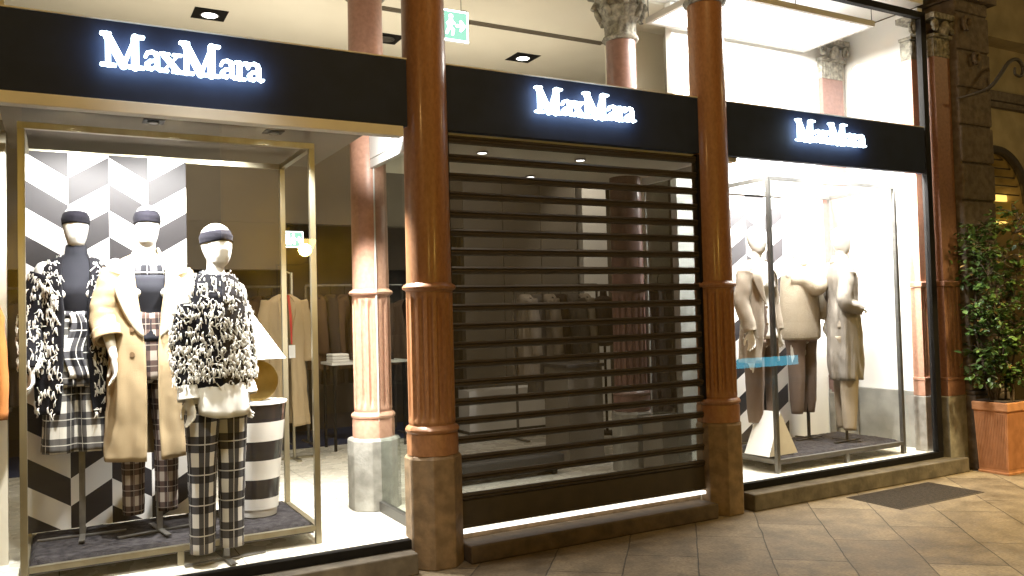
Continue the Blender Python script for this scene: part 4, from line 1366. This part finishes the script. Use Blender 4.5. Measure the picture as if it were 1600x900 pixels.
solid(ct.build('blazer', M['beige'], t, smooth=True, angle=80), .008)
lp = MB()
for sx in (-1, 1):
    rr = []
    for k in range(16):
        f = k / 15; z = 1.60 - f * .38; gp = .7 - .26 * f
        rx = .085 + .115 * min(1, f * 3.2); ry = .072 + .078 * min(1, f * 2.6)
        wdt = (.25 + .5 * math.sin(min(1, f * 2.1) * PI / 2)) * (1 - f) ** .8 + .02
        rr.append([((rx + .012) * math.sin(sx * (gp - .02 + wdt * i / 5)), .018 - (ry + .014) * math.cos(sx * (gp - .02 + wdt * i / 5)), z) for i in range(6)])
    lp.rings(rr, False, False)
solid(lp.build('lapels', M['beige'], t, smooth=True, angle=80), .006)
bt = MB()
for zb in (1.2, 1.06):
    bt = MB(); coatbutton(bt, (-.09, -.133, zb), (-.4, -1, 0), .012)
    bt.build('button', M['button'], t, smooth=True)
stand(t, .05, 0, .95, M['black_metal'], .2)

# --- M5 boxy sweater, arm raised to the collar
t = empty('mannequin', (5.90, .74, .298), R(8), 'mannequin in a boxy cream knit with one arm raised across the chest, right window', 'mannequin', G6)
t.scale = (.91, .93, 1)
arms = [((-.16, .0, 1.49), (.0, -.19, 1.36), (.17, -.17, 1.47), (.7, .2, .55), (0, 1, 0.1), 1, .6), ((.175, .015, 1.50), (.25, -.06, 1.29), (.21, -.15, 1.06), (-.1, -.1, -1), (-1, .1, 0), 1, .6)]
body(t, arms, turn=R(30), tilt=R(6), legs=.30, headoff=(0, -.01, -.06))
trousers(t, M['beige_trouser'], .24, .050, 51, th=.82)
s5 = MB()
s5.rings([ell(0, .012, z, rx, ry, 32, 2.4) for z, rx, ry in ((.90, .190, .14), (.915, .212, .158), (.97, .216, .162), (1.12, .212, .160), (1.28, .205, .155), (1.40, .20, .150), (1.48, .195, .132), (1.53, .17, .10), (1.56, .12, .085))])
for (s, e, w_, *_r) in arms:
    s, e, w_ = Vector(s), Vector(e), Vector(w_)
    s5.tube([s * .97, s * .5 + e * .5, e, e * .4 + w_ * .6, w_ * .9 + e * .1], [.075, .074, .074, .062, .045], n=20, sub=5, jit=.02, seed=5)
fuse(s5, 'sweater', M['beige_knit'], t, .0075, 3)
q = MB(); q.tube([(.062 * math.sin(a), .008 - .058 * math.cos(a), 1.585) for a in [2 * PI * i / 24 for i in range(25)]], .028, n=10)
q.build('roll_collar', M['beige_knit'], t, smooth=True)
stand(t, .06, 0, .95, M['black_metal'], .2)

# --- M6 long ribbed cardigan, turned to the right
t = empty('mannequin', (6.12, .45, .298), R(58), 'mannequin turned right in a long ribbed beige cardigan, forearm bent forward', 'mannequin', G6)
t.scale = (.91, .93, 1)
arms = [((-.17, .015, 1.51), (-.215, .06, 1.22), (-.150, -.10, 1.16), (.95, -.15, -.1), (.1, 0, 1), 1, .9), ((.175, .015, 1.51), (.22, .07, 1.24), (.17, -.12, 1.20), (-.6, -.8, 0), (.0, 0, 1), -1, .3)]
body(t, arms, turn=R(12))
trousers(t, M['sand_trouser'], .11, .048, 61, th=.84)
ct = MB()
wrap(ct, [(1.60, .08, .070, 0, .02, .5, 0), (1.575, .135, .086, 0, .02, .42, 0), (1.535, .178, .104, 0, .018, .36, .0), (1.44, .186, .134, 0, .012, .3, .002), (1.26, .166, .122, 0, .012, .25, .006), (1.05, .188, .138, 0, .012, .25, .009), (.80, .188, .148, 0, .012, .3, .012), (.60, .180, .142, 0, .012, .34, .012), (.545, .172, .136, 0, .012, .36, .011)], n=96, gap=True, seed=63)
for (s, e, w_, *_r) in arms:
    s, e, w_ = Vector(s), Vector(e), Vector(w_)
    ct.tube([s * .96 + Vector((0, 0, .03)), s * .5 + e * .5, e, e * .35 + w_ * .65, w_], [.078, .068, .064, .054, .046], n=22, sub=5, cap=False, jit=.03, seed=3)
solid(ct.build('cardigan', M['beige_rib'], t, smooth=True, angle=80, uv=True), .009)
q = MB(); rr = []
for k in range(6):
    f = k / 5
    rr.append([((.062 + .05 * f) * math.sin(a), .024 - (.058 + .032 * f) * math.cos(a), 1.64 - .07 * f) for a in [(.6 + (2 * PI - 1.2) * i / 30) for i in range(31)]])
q.rings(rr, False, False)
solid(q.build('shawl_collar', M['beige_rib'], t, smooth=True, angle=80, uv=True), .014)
tp = MB(); wrap(tp, [(1.585, .10, .074, 0, .012, 0, .0), (1.54, .16, .09, 0, .012, 0, 0), (1.40, .167, .134, 0, .006, 0, 0), (1.26, .14, .105, 0, .012, 0, .002), (1.0, .18, .132, 0, .012, 0, .004)], n=48)
solid(tp.build('top', M['beige'], t, smooth=True, angle=80), .005)
stand(t, 0, 0.02, .95, M['black_metal'], .2, R(-50))

# ------------------------------------------------------------------ props in windows
# striped bucket, bronze disc, white pyramid
t = empty('striped_bucket', (1.09, .74, .296), 0, 'tapered glossy bucket with wide black and white stripes behind the front mannequin', 'bucket')
def bucket_mat():
    m, n, out = newmat('bucket_stripes')
    b = nd(n, 'ShaderNodeBsdfPrincipled'); n.links.new(b.outputs[0], out.inputs[0])
    tc = nd(n, 'ShaderNodeTexCoord'); sp = nd(n, 'ShaderNodeSeparateXYZ'); n.links.new(tc.outputs['Object'], sp.inputs[0])
    on = mth(n, 'LESS_THAN', mth(n, 'FRACT', mth(n, 'DIVIDE', mth(n, 'ADD', sp.outputs[2], .1167), .2334)), .5)
    n.links.new(mixc(n, on, (.78, .75, .70), (.03, .026, .026)), b.inputs['Base Color']); b.inputs['Roughness'].default_value = .14
    return m
MB().lathe([(.104, 0), (.110, .005), (.144, .35), (.176, .68), (.176, .70), (.168, .70), (.166, .68), (.12, .05)], n=48).build('vessel', bucket_mat(), t, smooth=True)
MB().lathe([(.170, .688), (.181, .690), (.181, .704), (.160, .706), (.02, .706)], n=48).build('lid', M['white_gloss'], t, smooth=True)
o = MB()
rr = [[(.125 * math.cos(a), yy, .125 * math.sin(a)) for a in [2 * PI * i / 40 for i in range(40)]] for yy in (-.05, .05)]
o.rings(rr)
o = o.build('bronze_disc', M['bronze'], loc=(1.08, .70, 1.005 + .125), smooth=True, bevel=.004); tag(o, 'bronze disc standing on the striped bucket under the white pyramid', 'disc')
o = MB()
o.add([(-.22, -.12, 0), (.22, -.12, 0), (.22, .12, 0), (-.22, .12, 0), (0.02, -.03, .31), (.02, .03, .31)], [(3, 2, 1, 0), (0, 1, 4), (1, 2, 5, 4), (2, 3, 5), (3, 0, 4, 5)])
o = o.build('white_pyramid', M['white_gloss'], loc=(1.02, .70, 1.262), bevel=.003); tag(o, 'white pyramid block resting above the bronze disc', 'pyramid')
# tent-shaped block, right window
t = empty('tent_block', (5.15, .43, .298), R(3), 'white and cream triangular tent block beside the front post of the right display frame', 'block')
o = MB(); o.add([(-.17, -.13, 0), (.17, -.13, 0), (0, -.11, .345), (-.17, .13, 0), (.17, .13, 0), (0, .12, .345)], [(0, 3, 4, 1), (0, 2, 5, 3), (3, 5, 4), (1, 4, 5, 2)])
o.build('white_shell', M['white_gloss'], t)
o = MB(); o.add([(-.168, -.132, .002), (.168, -.132, .002), (0, -.1120, .341)], [(0, 1, 2)]); o.build('cream_face', M['cream_prop'], t)

# ------------------------------------------------------------------ interior garments, rails, furniture


def hanging_coat(name, x, y, ztop, L, wid, dep, m, lab, grp=None, rz=0, sleeves=True, seed=0, cat='coat'):
    t = empty(name, (x, y, ztop), rz, lab, cat, grp)
    mb = MB()
    w = wid / 2
    wrap(mb, [(0, w * .28, dep * .3, 0, 0, .5, 0), (-.03, w * .62, dep * .42, 0, 0, .45, 0), (-.07, w * .93, dep * .5, 0, 0, .42, .002), (-.18, w, dep * .55, 0, 0, .3, .004), (-L * .5, w * .98, dep * .6, 0, 0, .12, .008), (-L, w * 1.1, dep * .7, 0, 0, .12, .014)], n=56, gap=True, seed=seed)
    if sleeves:
        for sx in (-1, 1):
            mb.tube([(sx * w * .85, 0, -.06), (sx * w * 1.08, -.01, -.30), (sx * w * 1.15, -.03, -.64)], [.062, .060, .050], n=16, sub=6, cap=False, jit=.05, seed=seed)
    solid(mb.build('coat_body', m, t, smooth=True, angle=80), .008)
    h = MB()
    h.tube([(-w * .8, 0, -.05), (0, 0, -.005), (w * .8, 0, -.05)], .012, n=8)
    h.tube([(0, 0, 0), (0, 0, .05), (.02, 0, .08), (0, 0, .10)], .003, n=6, sub=3)
    h.build('hanger', M['black_metal'], t, smooth=True)
    return t


c = hanging_coat('coat', 1.90, 3.38, 1.74, 1.24, .36, .20, M['camel'], 'long camel coat hanging inside with a red lanyard and white tag', seed=71)
lp = MB()
for sx in (-1, 1):
    lp.add([(sx * .02, -.115, -.42), (sx * .03, -.09, -.02), (sx * .085, -.095, -.10), (sx * .075, -.118, -.2)], [(0, 1, 2, 3)])
solid(lp.build('lapels', M['camel'], c), .006)
o = MB().tube([(.0, -.10, .0), (.012, -.125, -.2), (.01, -.135, -.46)], .006, n=6, sub=3).tube([(-.012, -.10, .0), (.0, -.125, -.2), (.008, -.135, -.46)], .006, n=6, sub=3).build('lanyard', M['red'], loc=(1.92, 3.38, 1.73)); tag(o, 'red lanyard around the neck of the camel coat', 'lanyard')
o = MB().box(-.03, -.004, -.12, .03, .004, .0).build('tag', M['white_gloss'], loc=(1.93, 3.24, 1.26)); tag(o, 'white price tag hanging from the red lanyard', 'tag')
t = empty('garment_stand', (1.98, 3.42, .17), 0, 'metal garment stand holding the camel coat', 'stand')
MB().tube([(0, 0, .02), (0, 0, 1.78)], .014, n=10).build('post', M['brass'], t, smooth=True)
MB().box(-.2, -.02, .001, .2, .02, .02).box(-.02, -.2, .001, .02, -.021, .02).build('foot', M['brass'], t)
MB().tube([(0, 0, 1.77), (-.07, 0, 1.80), (-.08, -.04, 1.84)], .008, n=8).build('hook', M['brass'], t, smooth=True)


def rail(x0, x1, y, z, lab):
    t = empty('clothes_rail', (x0, y, .17), 0, lab, 'clothes rail', 'clothes rails')
    L = x1 - x0
    MB().tube([(0, 0, z - .17), (L, 0, z - .17)], .014, n=10).build('bar', M['steel_dark'], t)
    MB().tube([(0, 0, .02), (0, 0, z - .172)], .014, n=10).build('post', M['steel_dark'], t)
    MB().tube([(L, 0, .02), (L, 0, z - .172)], .014, n=10).build('post', M['steel_dark'], t)
    MB().box(-.02, -.22, .002, .02, .22, .02).box(L - .02, -.22, .002, L + .02, .22, .02).build('foot', M['steel_dark'], t)


random.seed(5)
rail(-.9, .9, 4.4, 1.86, 'left clothes rail in the dark niche, mostly behind the mannequins')
rail(1.2, 2.15, 4.5, 1.86, 'clothes rail just behind the camel coat')
rail(2.35, 3.45, 4.3, 1.86, 'clothes rail with brown coats left of the pink column')
proto = {}
def rack_items(x0, x1, y, z, n, mats, place, Ls=(.8, 1.1)):
    for i in range(n):
        k = mats[i % len(mats)]
        x = x0 + (x1 - x0) * (i + .5) / n
        key = (k, i % 2)
        if key not in proto:
            proto[key] = hanging_coat('hanging_garment', x, y, z - .10, random.uniform(*Ls), .40, .16, M[k], 'x', 'garments hanging on the rails', R(70), seed=80 + len(proto), cat='garment')
            o = proto[key]
        else:
            o = copy_tree(proto[key])
        o.location = (x, y, z - .10)
        o.rotation_euler = (0, 0, R(random.uniform(50, 85)))
        nm = {'brown_wool': 'brown', 'dark_wool': 'very dark', 'camel': 'camel', 'grey_wool': 'grey', 'beige': 'beige'}[k]
        o['label'] = '%s garment, %s from left on %s' % (nm, place and ['first', 'second', 'third', 'fourth', 'fifth', 'sixth', 'seventh', 'eighth'][i], place.replace('rail', 'the rail', 1)) 


rack_items(-.8, .8, 4.4, 1.86, 8, ['dark_wool', 'grey_wool'], 'left rail in the dark niche')
rack_items(1.25, 2.1, 4.5, 1.86, 6, ['dark_wool', 'brown_wool', 'dark_wool'], 'rail behind the camel coat')
rack_items(2.4, 3.0, 4.3, 1.86, 4, ['brown_wool', 'dark_wool', 'brown_wool', 'dark_wool'], 'rail left of the pink column')
c = hanging_coat('jacket', 3.02, 4.02, 1.70, .72, .40, .2, M['brown_wool'], 'brown jacket facing out between the display frame and the pink column', seed=91)
c = hanging_coat('jacket', 3.35, 3.98, 1.68, .70, .36, .2, M['brown_wool'], 'brown jacket facing out just left of the pink column', seed=92)
tq = MB()
for sx in (-1, 1):
    tq.tube([(sx * .07, 0, 0), (sx * .08, 0, -.35), (sx * .09, 0, -.7)], [.075, .06, .05], n=16, sub=4, jit=.04)
o = tq.build('trousers', M['dark_wool'], loc=(3.1, 4.0, 1.0), smooth=True); tag(o, 'dark trousers hanging below the brown jackets', 'trousers')
# display table with folded knitwear
t = empty('display_table', (2.75, 3.75, .17), 0, 'low dark display table with a pale top left of the pink column', 'table')
MB().box(-.35, -.2, .86, .45, .2, .885).build('tabletop', M['alu'], t)
for sx, sy in ((-.33, -.18), (.41, -.18), (-.33, .16), (.41, .16)):
    MB().box(sx, sy, .001, sx + .025, sy + .025, .859).build('leg', M['black_metal'], t)
random.seed(8)
for i, (x, c_) in enumerate(((2.52, 'white'), (2.78, 'grey'), (3.0, 'dark'))):
    mb = MB()
    for k in range(3):
        mb.box(-.09, -.11, k * .028 + .001, .09 - .004 * k, .11, k * .028 + .026)
    o = mb.build('folded_knit', {'white': M['shirt'], 'grey': M['grey_wool'], 'dark': M['dark_wool']}[c_], loc=(x, 3.74, 1.056), bevel=.008); tag(o, 'pile of %s folded knitwear on the display table' % c_, 'knitwear', 'folded knitwear')

# entrance area behind shutter
c = hanging_coat('coat', 4.58, 1.30, 1.72, 1.1, .34, .24, M['dark_wool'], 'dark coat hanging behind the right end of the shutter, nearer one', seed=95, grp='dark coats behind the shutter')
c = hanging_coat('coat', 4.82, 1.42, 1.74, 1.15, .34, .24, M['dark_wool'], 'dark coat hanging behind the right end of the shutter, farther right', seed=96, grp='dark coats behind the shutter')
rack_items(4.3, 5.2, 3.1, 1.80, 6, ['beige', 'grey_wool', 'beige', 'dark_wool', 'grey_wool', 'beige'], 'rail behind the middle of the shutter')
rail(4.25, 5.3, 3.1, 1.80, 'clothes rail with pale garments behind the middle of the shutter')
t = empty('bust_form', (5.25, 2.9, .17), 0, 'dark dress form on a pole in front of the white wall strip', 'dress form')
MB().lathe([(.05, .95), (.13, 1.0), (.10, 1.18), (.13, 1.36), (.12, 1.46), (.04, 1.50), (.035, 1.58), (.0401, 1.60)], n=24).build('torso', M['dark_wool'], t, smooth=True)
MB().lathe([(.16, .001), (.16, .02), (.014, .03), (.014, .95)], n=24).build('pole', M['black_metal'], t, smooth=True)
t = empty('bench', (3.05, 1.42, .17), 0, 'long low dark upholstered bench behind the shutter', 'bench')
MB().box(-.55, -.16, .09, .62, .16, .17).build('seat', M['charcoal'], t, bevel=.02)
for sx in (-.48, .52):
    MB().box(sx, -.13, .001, sx + .04, .13, .089).build('leg', M['black_metal'], t)
t = empty('display_counter', (4.05, 1.75, .17), 0, 'dark counter behind the shutter left of the reddish column', 'counter')
MB().box(-.15, -.2, .001, .22, .2, .84).build('body', M['taupe_dark'], t, bevel=.004)
MB().box(-.17, -.22, .841, .24, .22, .87).build('top', M['charcoal'], t, bevel=.003)
t = empty('display_plinth', (4.35, .72, .17), 0, 'dark square plinth in front of the reddish column behind the shutter', 'plinth')
MB().box(-.19, -.13, .001, .10, .13, .47).build('block', M['taupe_dark'], t, bevel=.004)
t = empty('low_cabinet', (4.4, 3.75, .17), 0, 'low white cabinet with two doors behind the shutter', 'cabinet')
for i in range(2):
    MB().box(i * .62 - .4, 0, .03, i * .62 + .215, .28, .48).build('door', M['white_gloss'], t, bevel=.003)
MB().box(-.41, .01, .001, .85, .28, .028).build('plinth', M['charcoal'], t)
# rust garment at left edge
c = hanging_coat('coat', -.43, .48, 1.66, .68, .26, .2, M['rust'], 'rust orange coat cut off by the left edge of the photo', seed=99)
MB().tube([(0, 0, .1), (0, 0, .94)], .006, n=6).build('suspension_wire', M['steel'], c)

# ------------------------------------------------------------------ planter and shrub
pl = empty('planter', (7.262, -.215, 0), 0, 'square tapered terracotta planter with a ribbed face at the right edge', 'planter')
pl.scale = (.74, .74, 1)
b = MB()
w0, w1 = .175, .20
b.add([(-w0, -w0, .02), (w0, -w0, .02), (w0, w0, .02), (-w0, w0, .02), (-w1, -w1, .545), (w1, -w1, .545), (w1, w1, .545), (-w1, w1, .545)], [(3, 2, 1, 0), (4, 5, 6, 7), (0, 1, 5, 4), (1, 2, 6, 5), (2, 3, 7, 6), (3, 0, 4, 7)])
for k in range(19):
    f = -.9 + 1.8 * k / 18
    b.bar((-w0 - .002, f * w0, .05), (-w1 - .001, f * w1, .53), .010)
    b.bar((f * w0, -w0 - .002, .05), (f * w1, -w1 - .001, .53), .010)
b.build('pot', M['terracotta'], pl)
MB().box(-.215, -.215, .545, .215, .215, .62).build('rim', M['terracotta'], pl, bevel=.008)
MB().box(-.185, -.185, 0, .185, .185, .02).build('foot', M['terracotta'], pl, bevel=.004)
MB().box(-.19, -.19, .6205, .19, .19, .630).build('soil', M['soil'], pl)


def leafmat():
    m, n, out = newmat('leaf')
    b = nd(n, 'ShaderNodeBsdfPrincipled'); n.links.new(b.outputs[0], out.inputs[0])
    tc = nd(n, 'ShaderNodeTexCoord'); no = nd(n, 'ShaderNodeTexNoise'); no.inputs['Scale'].default_value = 9
    n.links.new(tc.outputs['Object'], no.inputs['Vector'])
    wn = nd(n, 'ShaderNodeTexWhiteNoise'); wn.noise_dimensions = '1D'
    gi = nd(n, 'ShaderNodeNewGeometry')
    n.links.new(gi.outputs['Random Per Island'], wn.inputs['W'])
    f = mth(n, 'MULTIPLY_ADD', gi.outputs['Random Per Island'], .7, mth(n, 'MULTIPLY', no.outputs[0], .4), True)
    dead = mth(n, 'GREATER_THAN', wn.outputs['Value'], .93)
    n.links.new(mixc(n, dead, mixc(n, f, (.020, .060, .016), (.11, .18, .035)), (.20, .13, .035)), b.inputs['Base Color'])
    b.inputs['Roughness'].default_value = .38
    b.inputs['Transmission Weight'].default_value = 0
    return m


sh = empty('potted_shrub', (7.29, -.22, .63), 0, 'bushy green shrub growing in the terracotta planter', 'shrub')
rnd = random.Random(12)
st = MB(); lf = MB()
tips = []
for i in range(7):
    a = rnd.uniform(0, 6.28); r = rnd.uniform(.02, .10)
    p = Vector((math.cos(a) * r, math.sin(a) * r, -.02)); pts = [p]
    hh = rnd.uniform(1.2, 1.6)
    for k in range(7):
        p = p + Vector((rnd.uniform(-.06, .06), rnd.uniform(-.06, .06), hh / 7)); pts.append(p)
    st.tube(pts, [.012 - .0014 * k for k in range(8)], n=6, sub=2)
    for q in pts[1:]:
        for _ in range(6):
            a2 = rnd.uniform(0, 6.28); L = rnd.uniform(.10, .30)
            e = q + Vector((math.cos(a2) * L, math.sin(a2) * L * .9, rnd.uniform(-.05, .16)))
            m_ = (q + e) / 2 + Vector((0, 0, .03))
            st.tube([q, m_, e], [.005, .004, .002], n=5)
            tips.append((q, m_, e))
def leaf(mb, c, d, up_, s):
    d = d.normalized(); sd = d.cross(up_)
    if sd.length < .01: sd = Vector((1, 0, 0))
    sd.normalize(); nn = sd.cross(d).normalized()
    P = [(0, 0, 0), (.3, .26, .05), (.65, .28, .03), (1, 0, -.10), (.65, -.28, .03), (.3, -.26, .05), (.35, 0, -.02), (.68, 0, -.05)]
    V = [c + d * (x * s) + sd * (y * s) + nn * (zz * s) for x, y, zz in P]
    mb.add(V, [(0, 6, 1), (1, 6, 7, 2), (2, 7, 3), (3, 7, 4), (4, 7, 6, 5), (5, 6, 0)])
for (a, b_, c_) in tips:
    for k in range(rnd.randint(9, 15)):
        f = rnd.uniform(.15, 1.05)
        p = a.lerp(c_, f) + Vector((rnd.uniform(-.03, .03), rnd.uniform(-.03, .03), rnd.uniform(-.03, .03)))
        d = (c_ - a).normalized() * .6 + Vector((rnd.uniform(-1, 1), rnd.uniform(-1, 1), rnd.uniform(-.9, .5)))
        leaf(lf, p, d, Vector((rnd.uniform(-.4, .4), rnd.uniform(-.4, .4), 1)), rnd.choice((rnd.uniform(.030, .05), rnd.uniform(.045, .08))))
st.build('stems', M['bark'], sh, smooth=True)
lf.build('foliage', leafmat(), sh, smooth=True, angle=80)

# ------------------------------------------------------------------ across the street (seen mirrored in the panes)
o = MB().box(-1.6, -8.4, 0, -.4, -8.2, 5).build('facade_pier', M['yellow_wall']); tag(o, 'second yellow plaster pier across the street, mirrored at the left window edge', 'wall')
o = MB().box(2.2, -8.4, 0, 4.3, -8.2, 5).build('facade_pier', M['yellow_wall']); tag(o, 'yellow plaster wall across the arcade mirrored in the window', 'wall')
ln = empty('wall_lantern', (3.39, -7.95, 2.64), 0, 'yellow glowing street lantern on an iron wall bracket, mirrored in the left window', 'lantern')
MB().lathe([(.05, -.16), (.12, .02), (.14, .08), (.10, .12), (.03, .16)], n=10).build('lamp_glass', emat('lantern_glow', (1, .72, .22), 16), ln)
MB().lathe([(.145, .085), (.15, .10), (.05, .19), (.012, .24)], n=10).build('cap', M['iron'], ln)
MB().tube([(0, 0, -.16), (0, 0, -.26), (-.1, -.02, -.30), (-.42, -.14, -.30), (-.42, -.24, -.30)], .012, n=8).tube([(-.42, -.2, -.28), (-.42, -.2, -1.3)], .014, n=8).build('bracket', M['iron'], ln, smooth=True)
lamp('POINT', 'lantern_lamp', (3.30, -7.75, 2.55), 85, (1, .70, .16), .1)
o = MB().box(12.0, -8.3, .22, 14.3, -8.25, .42).build('blue_sign', emat('blue_sign_glow', (.10, .62, .85), 5)); tag(o, 'light blue illuminated strip sign mirrored in the right window', 'sign')
l2 = copy_tree(ln, loc=(-.86, -7.95, 2.62), label='yellow glowing street lantern mirrored at the far left edge of the left window')
lamp('POINT', 'lantern_lamp', (-.9, -7.75, 2.5), 70, (1, .70, .16), .1)
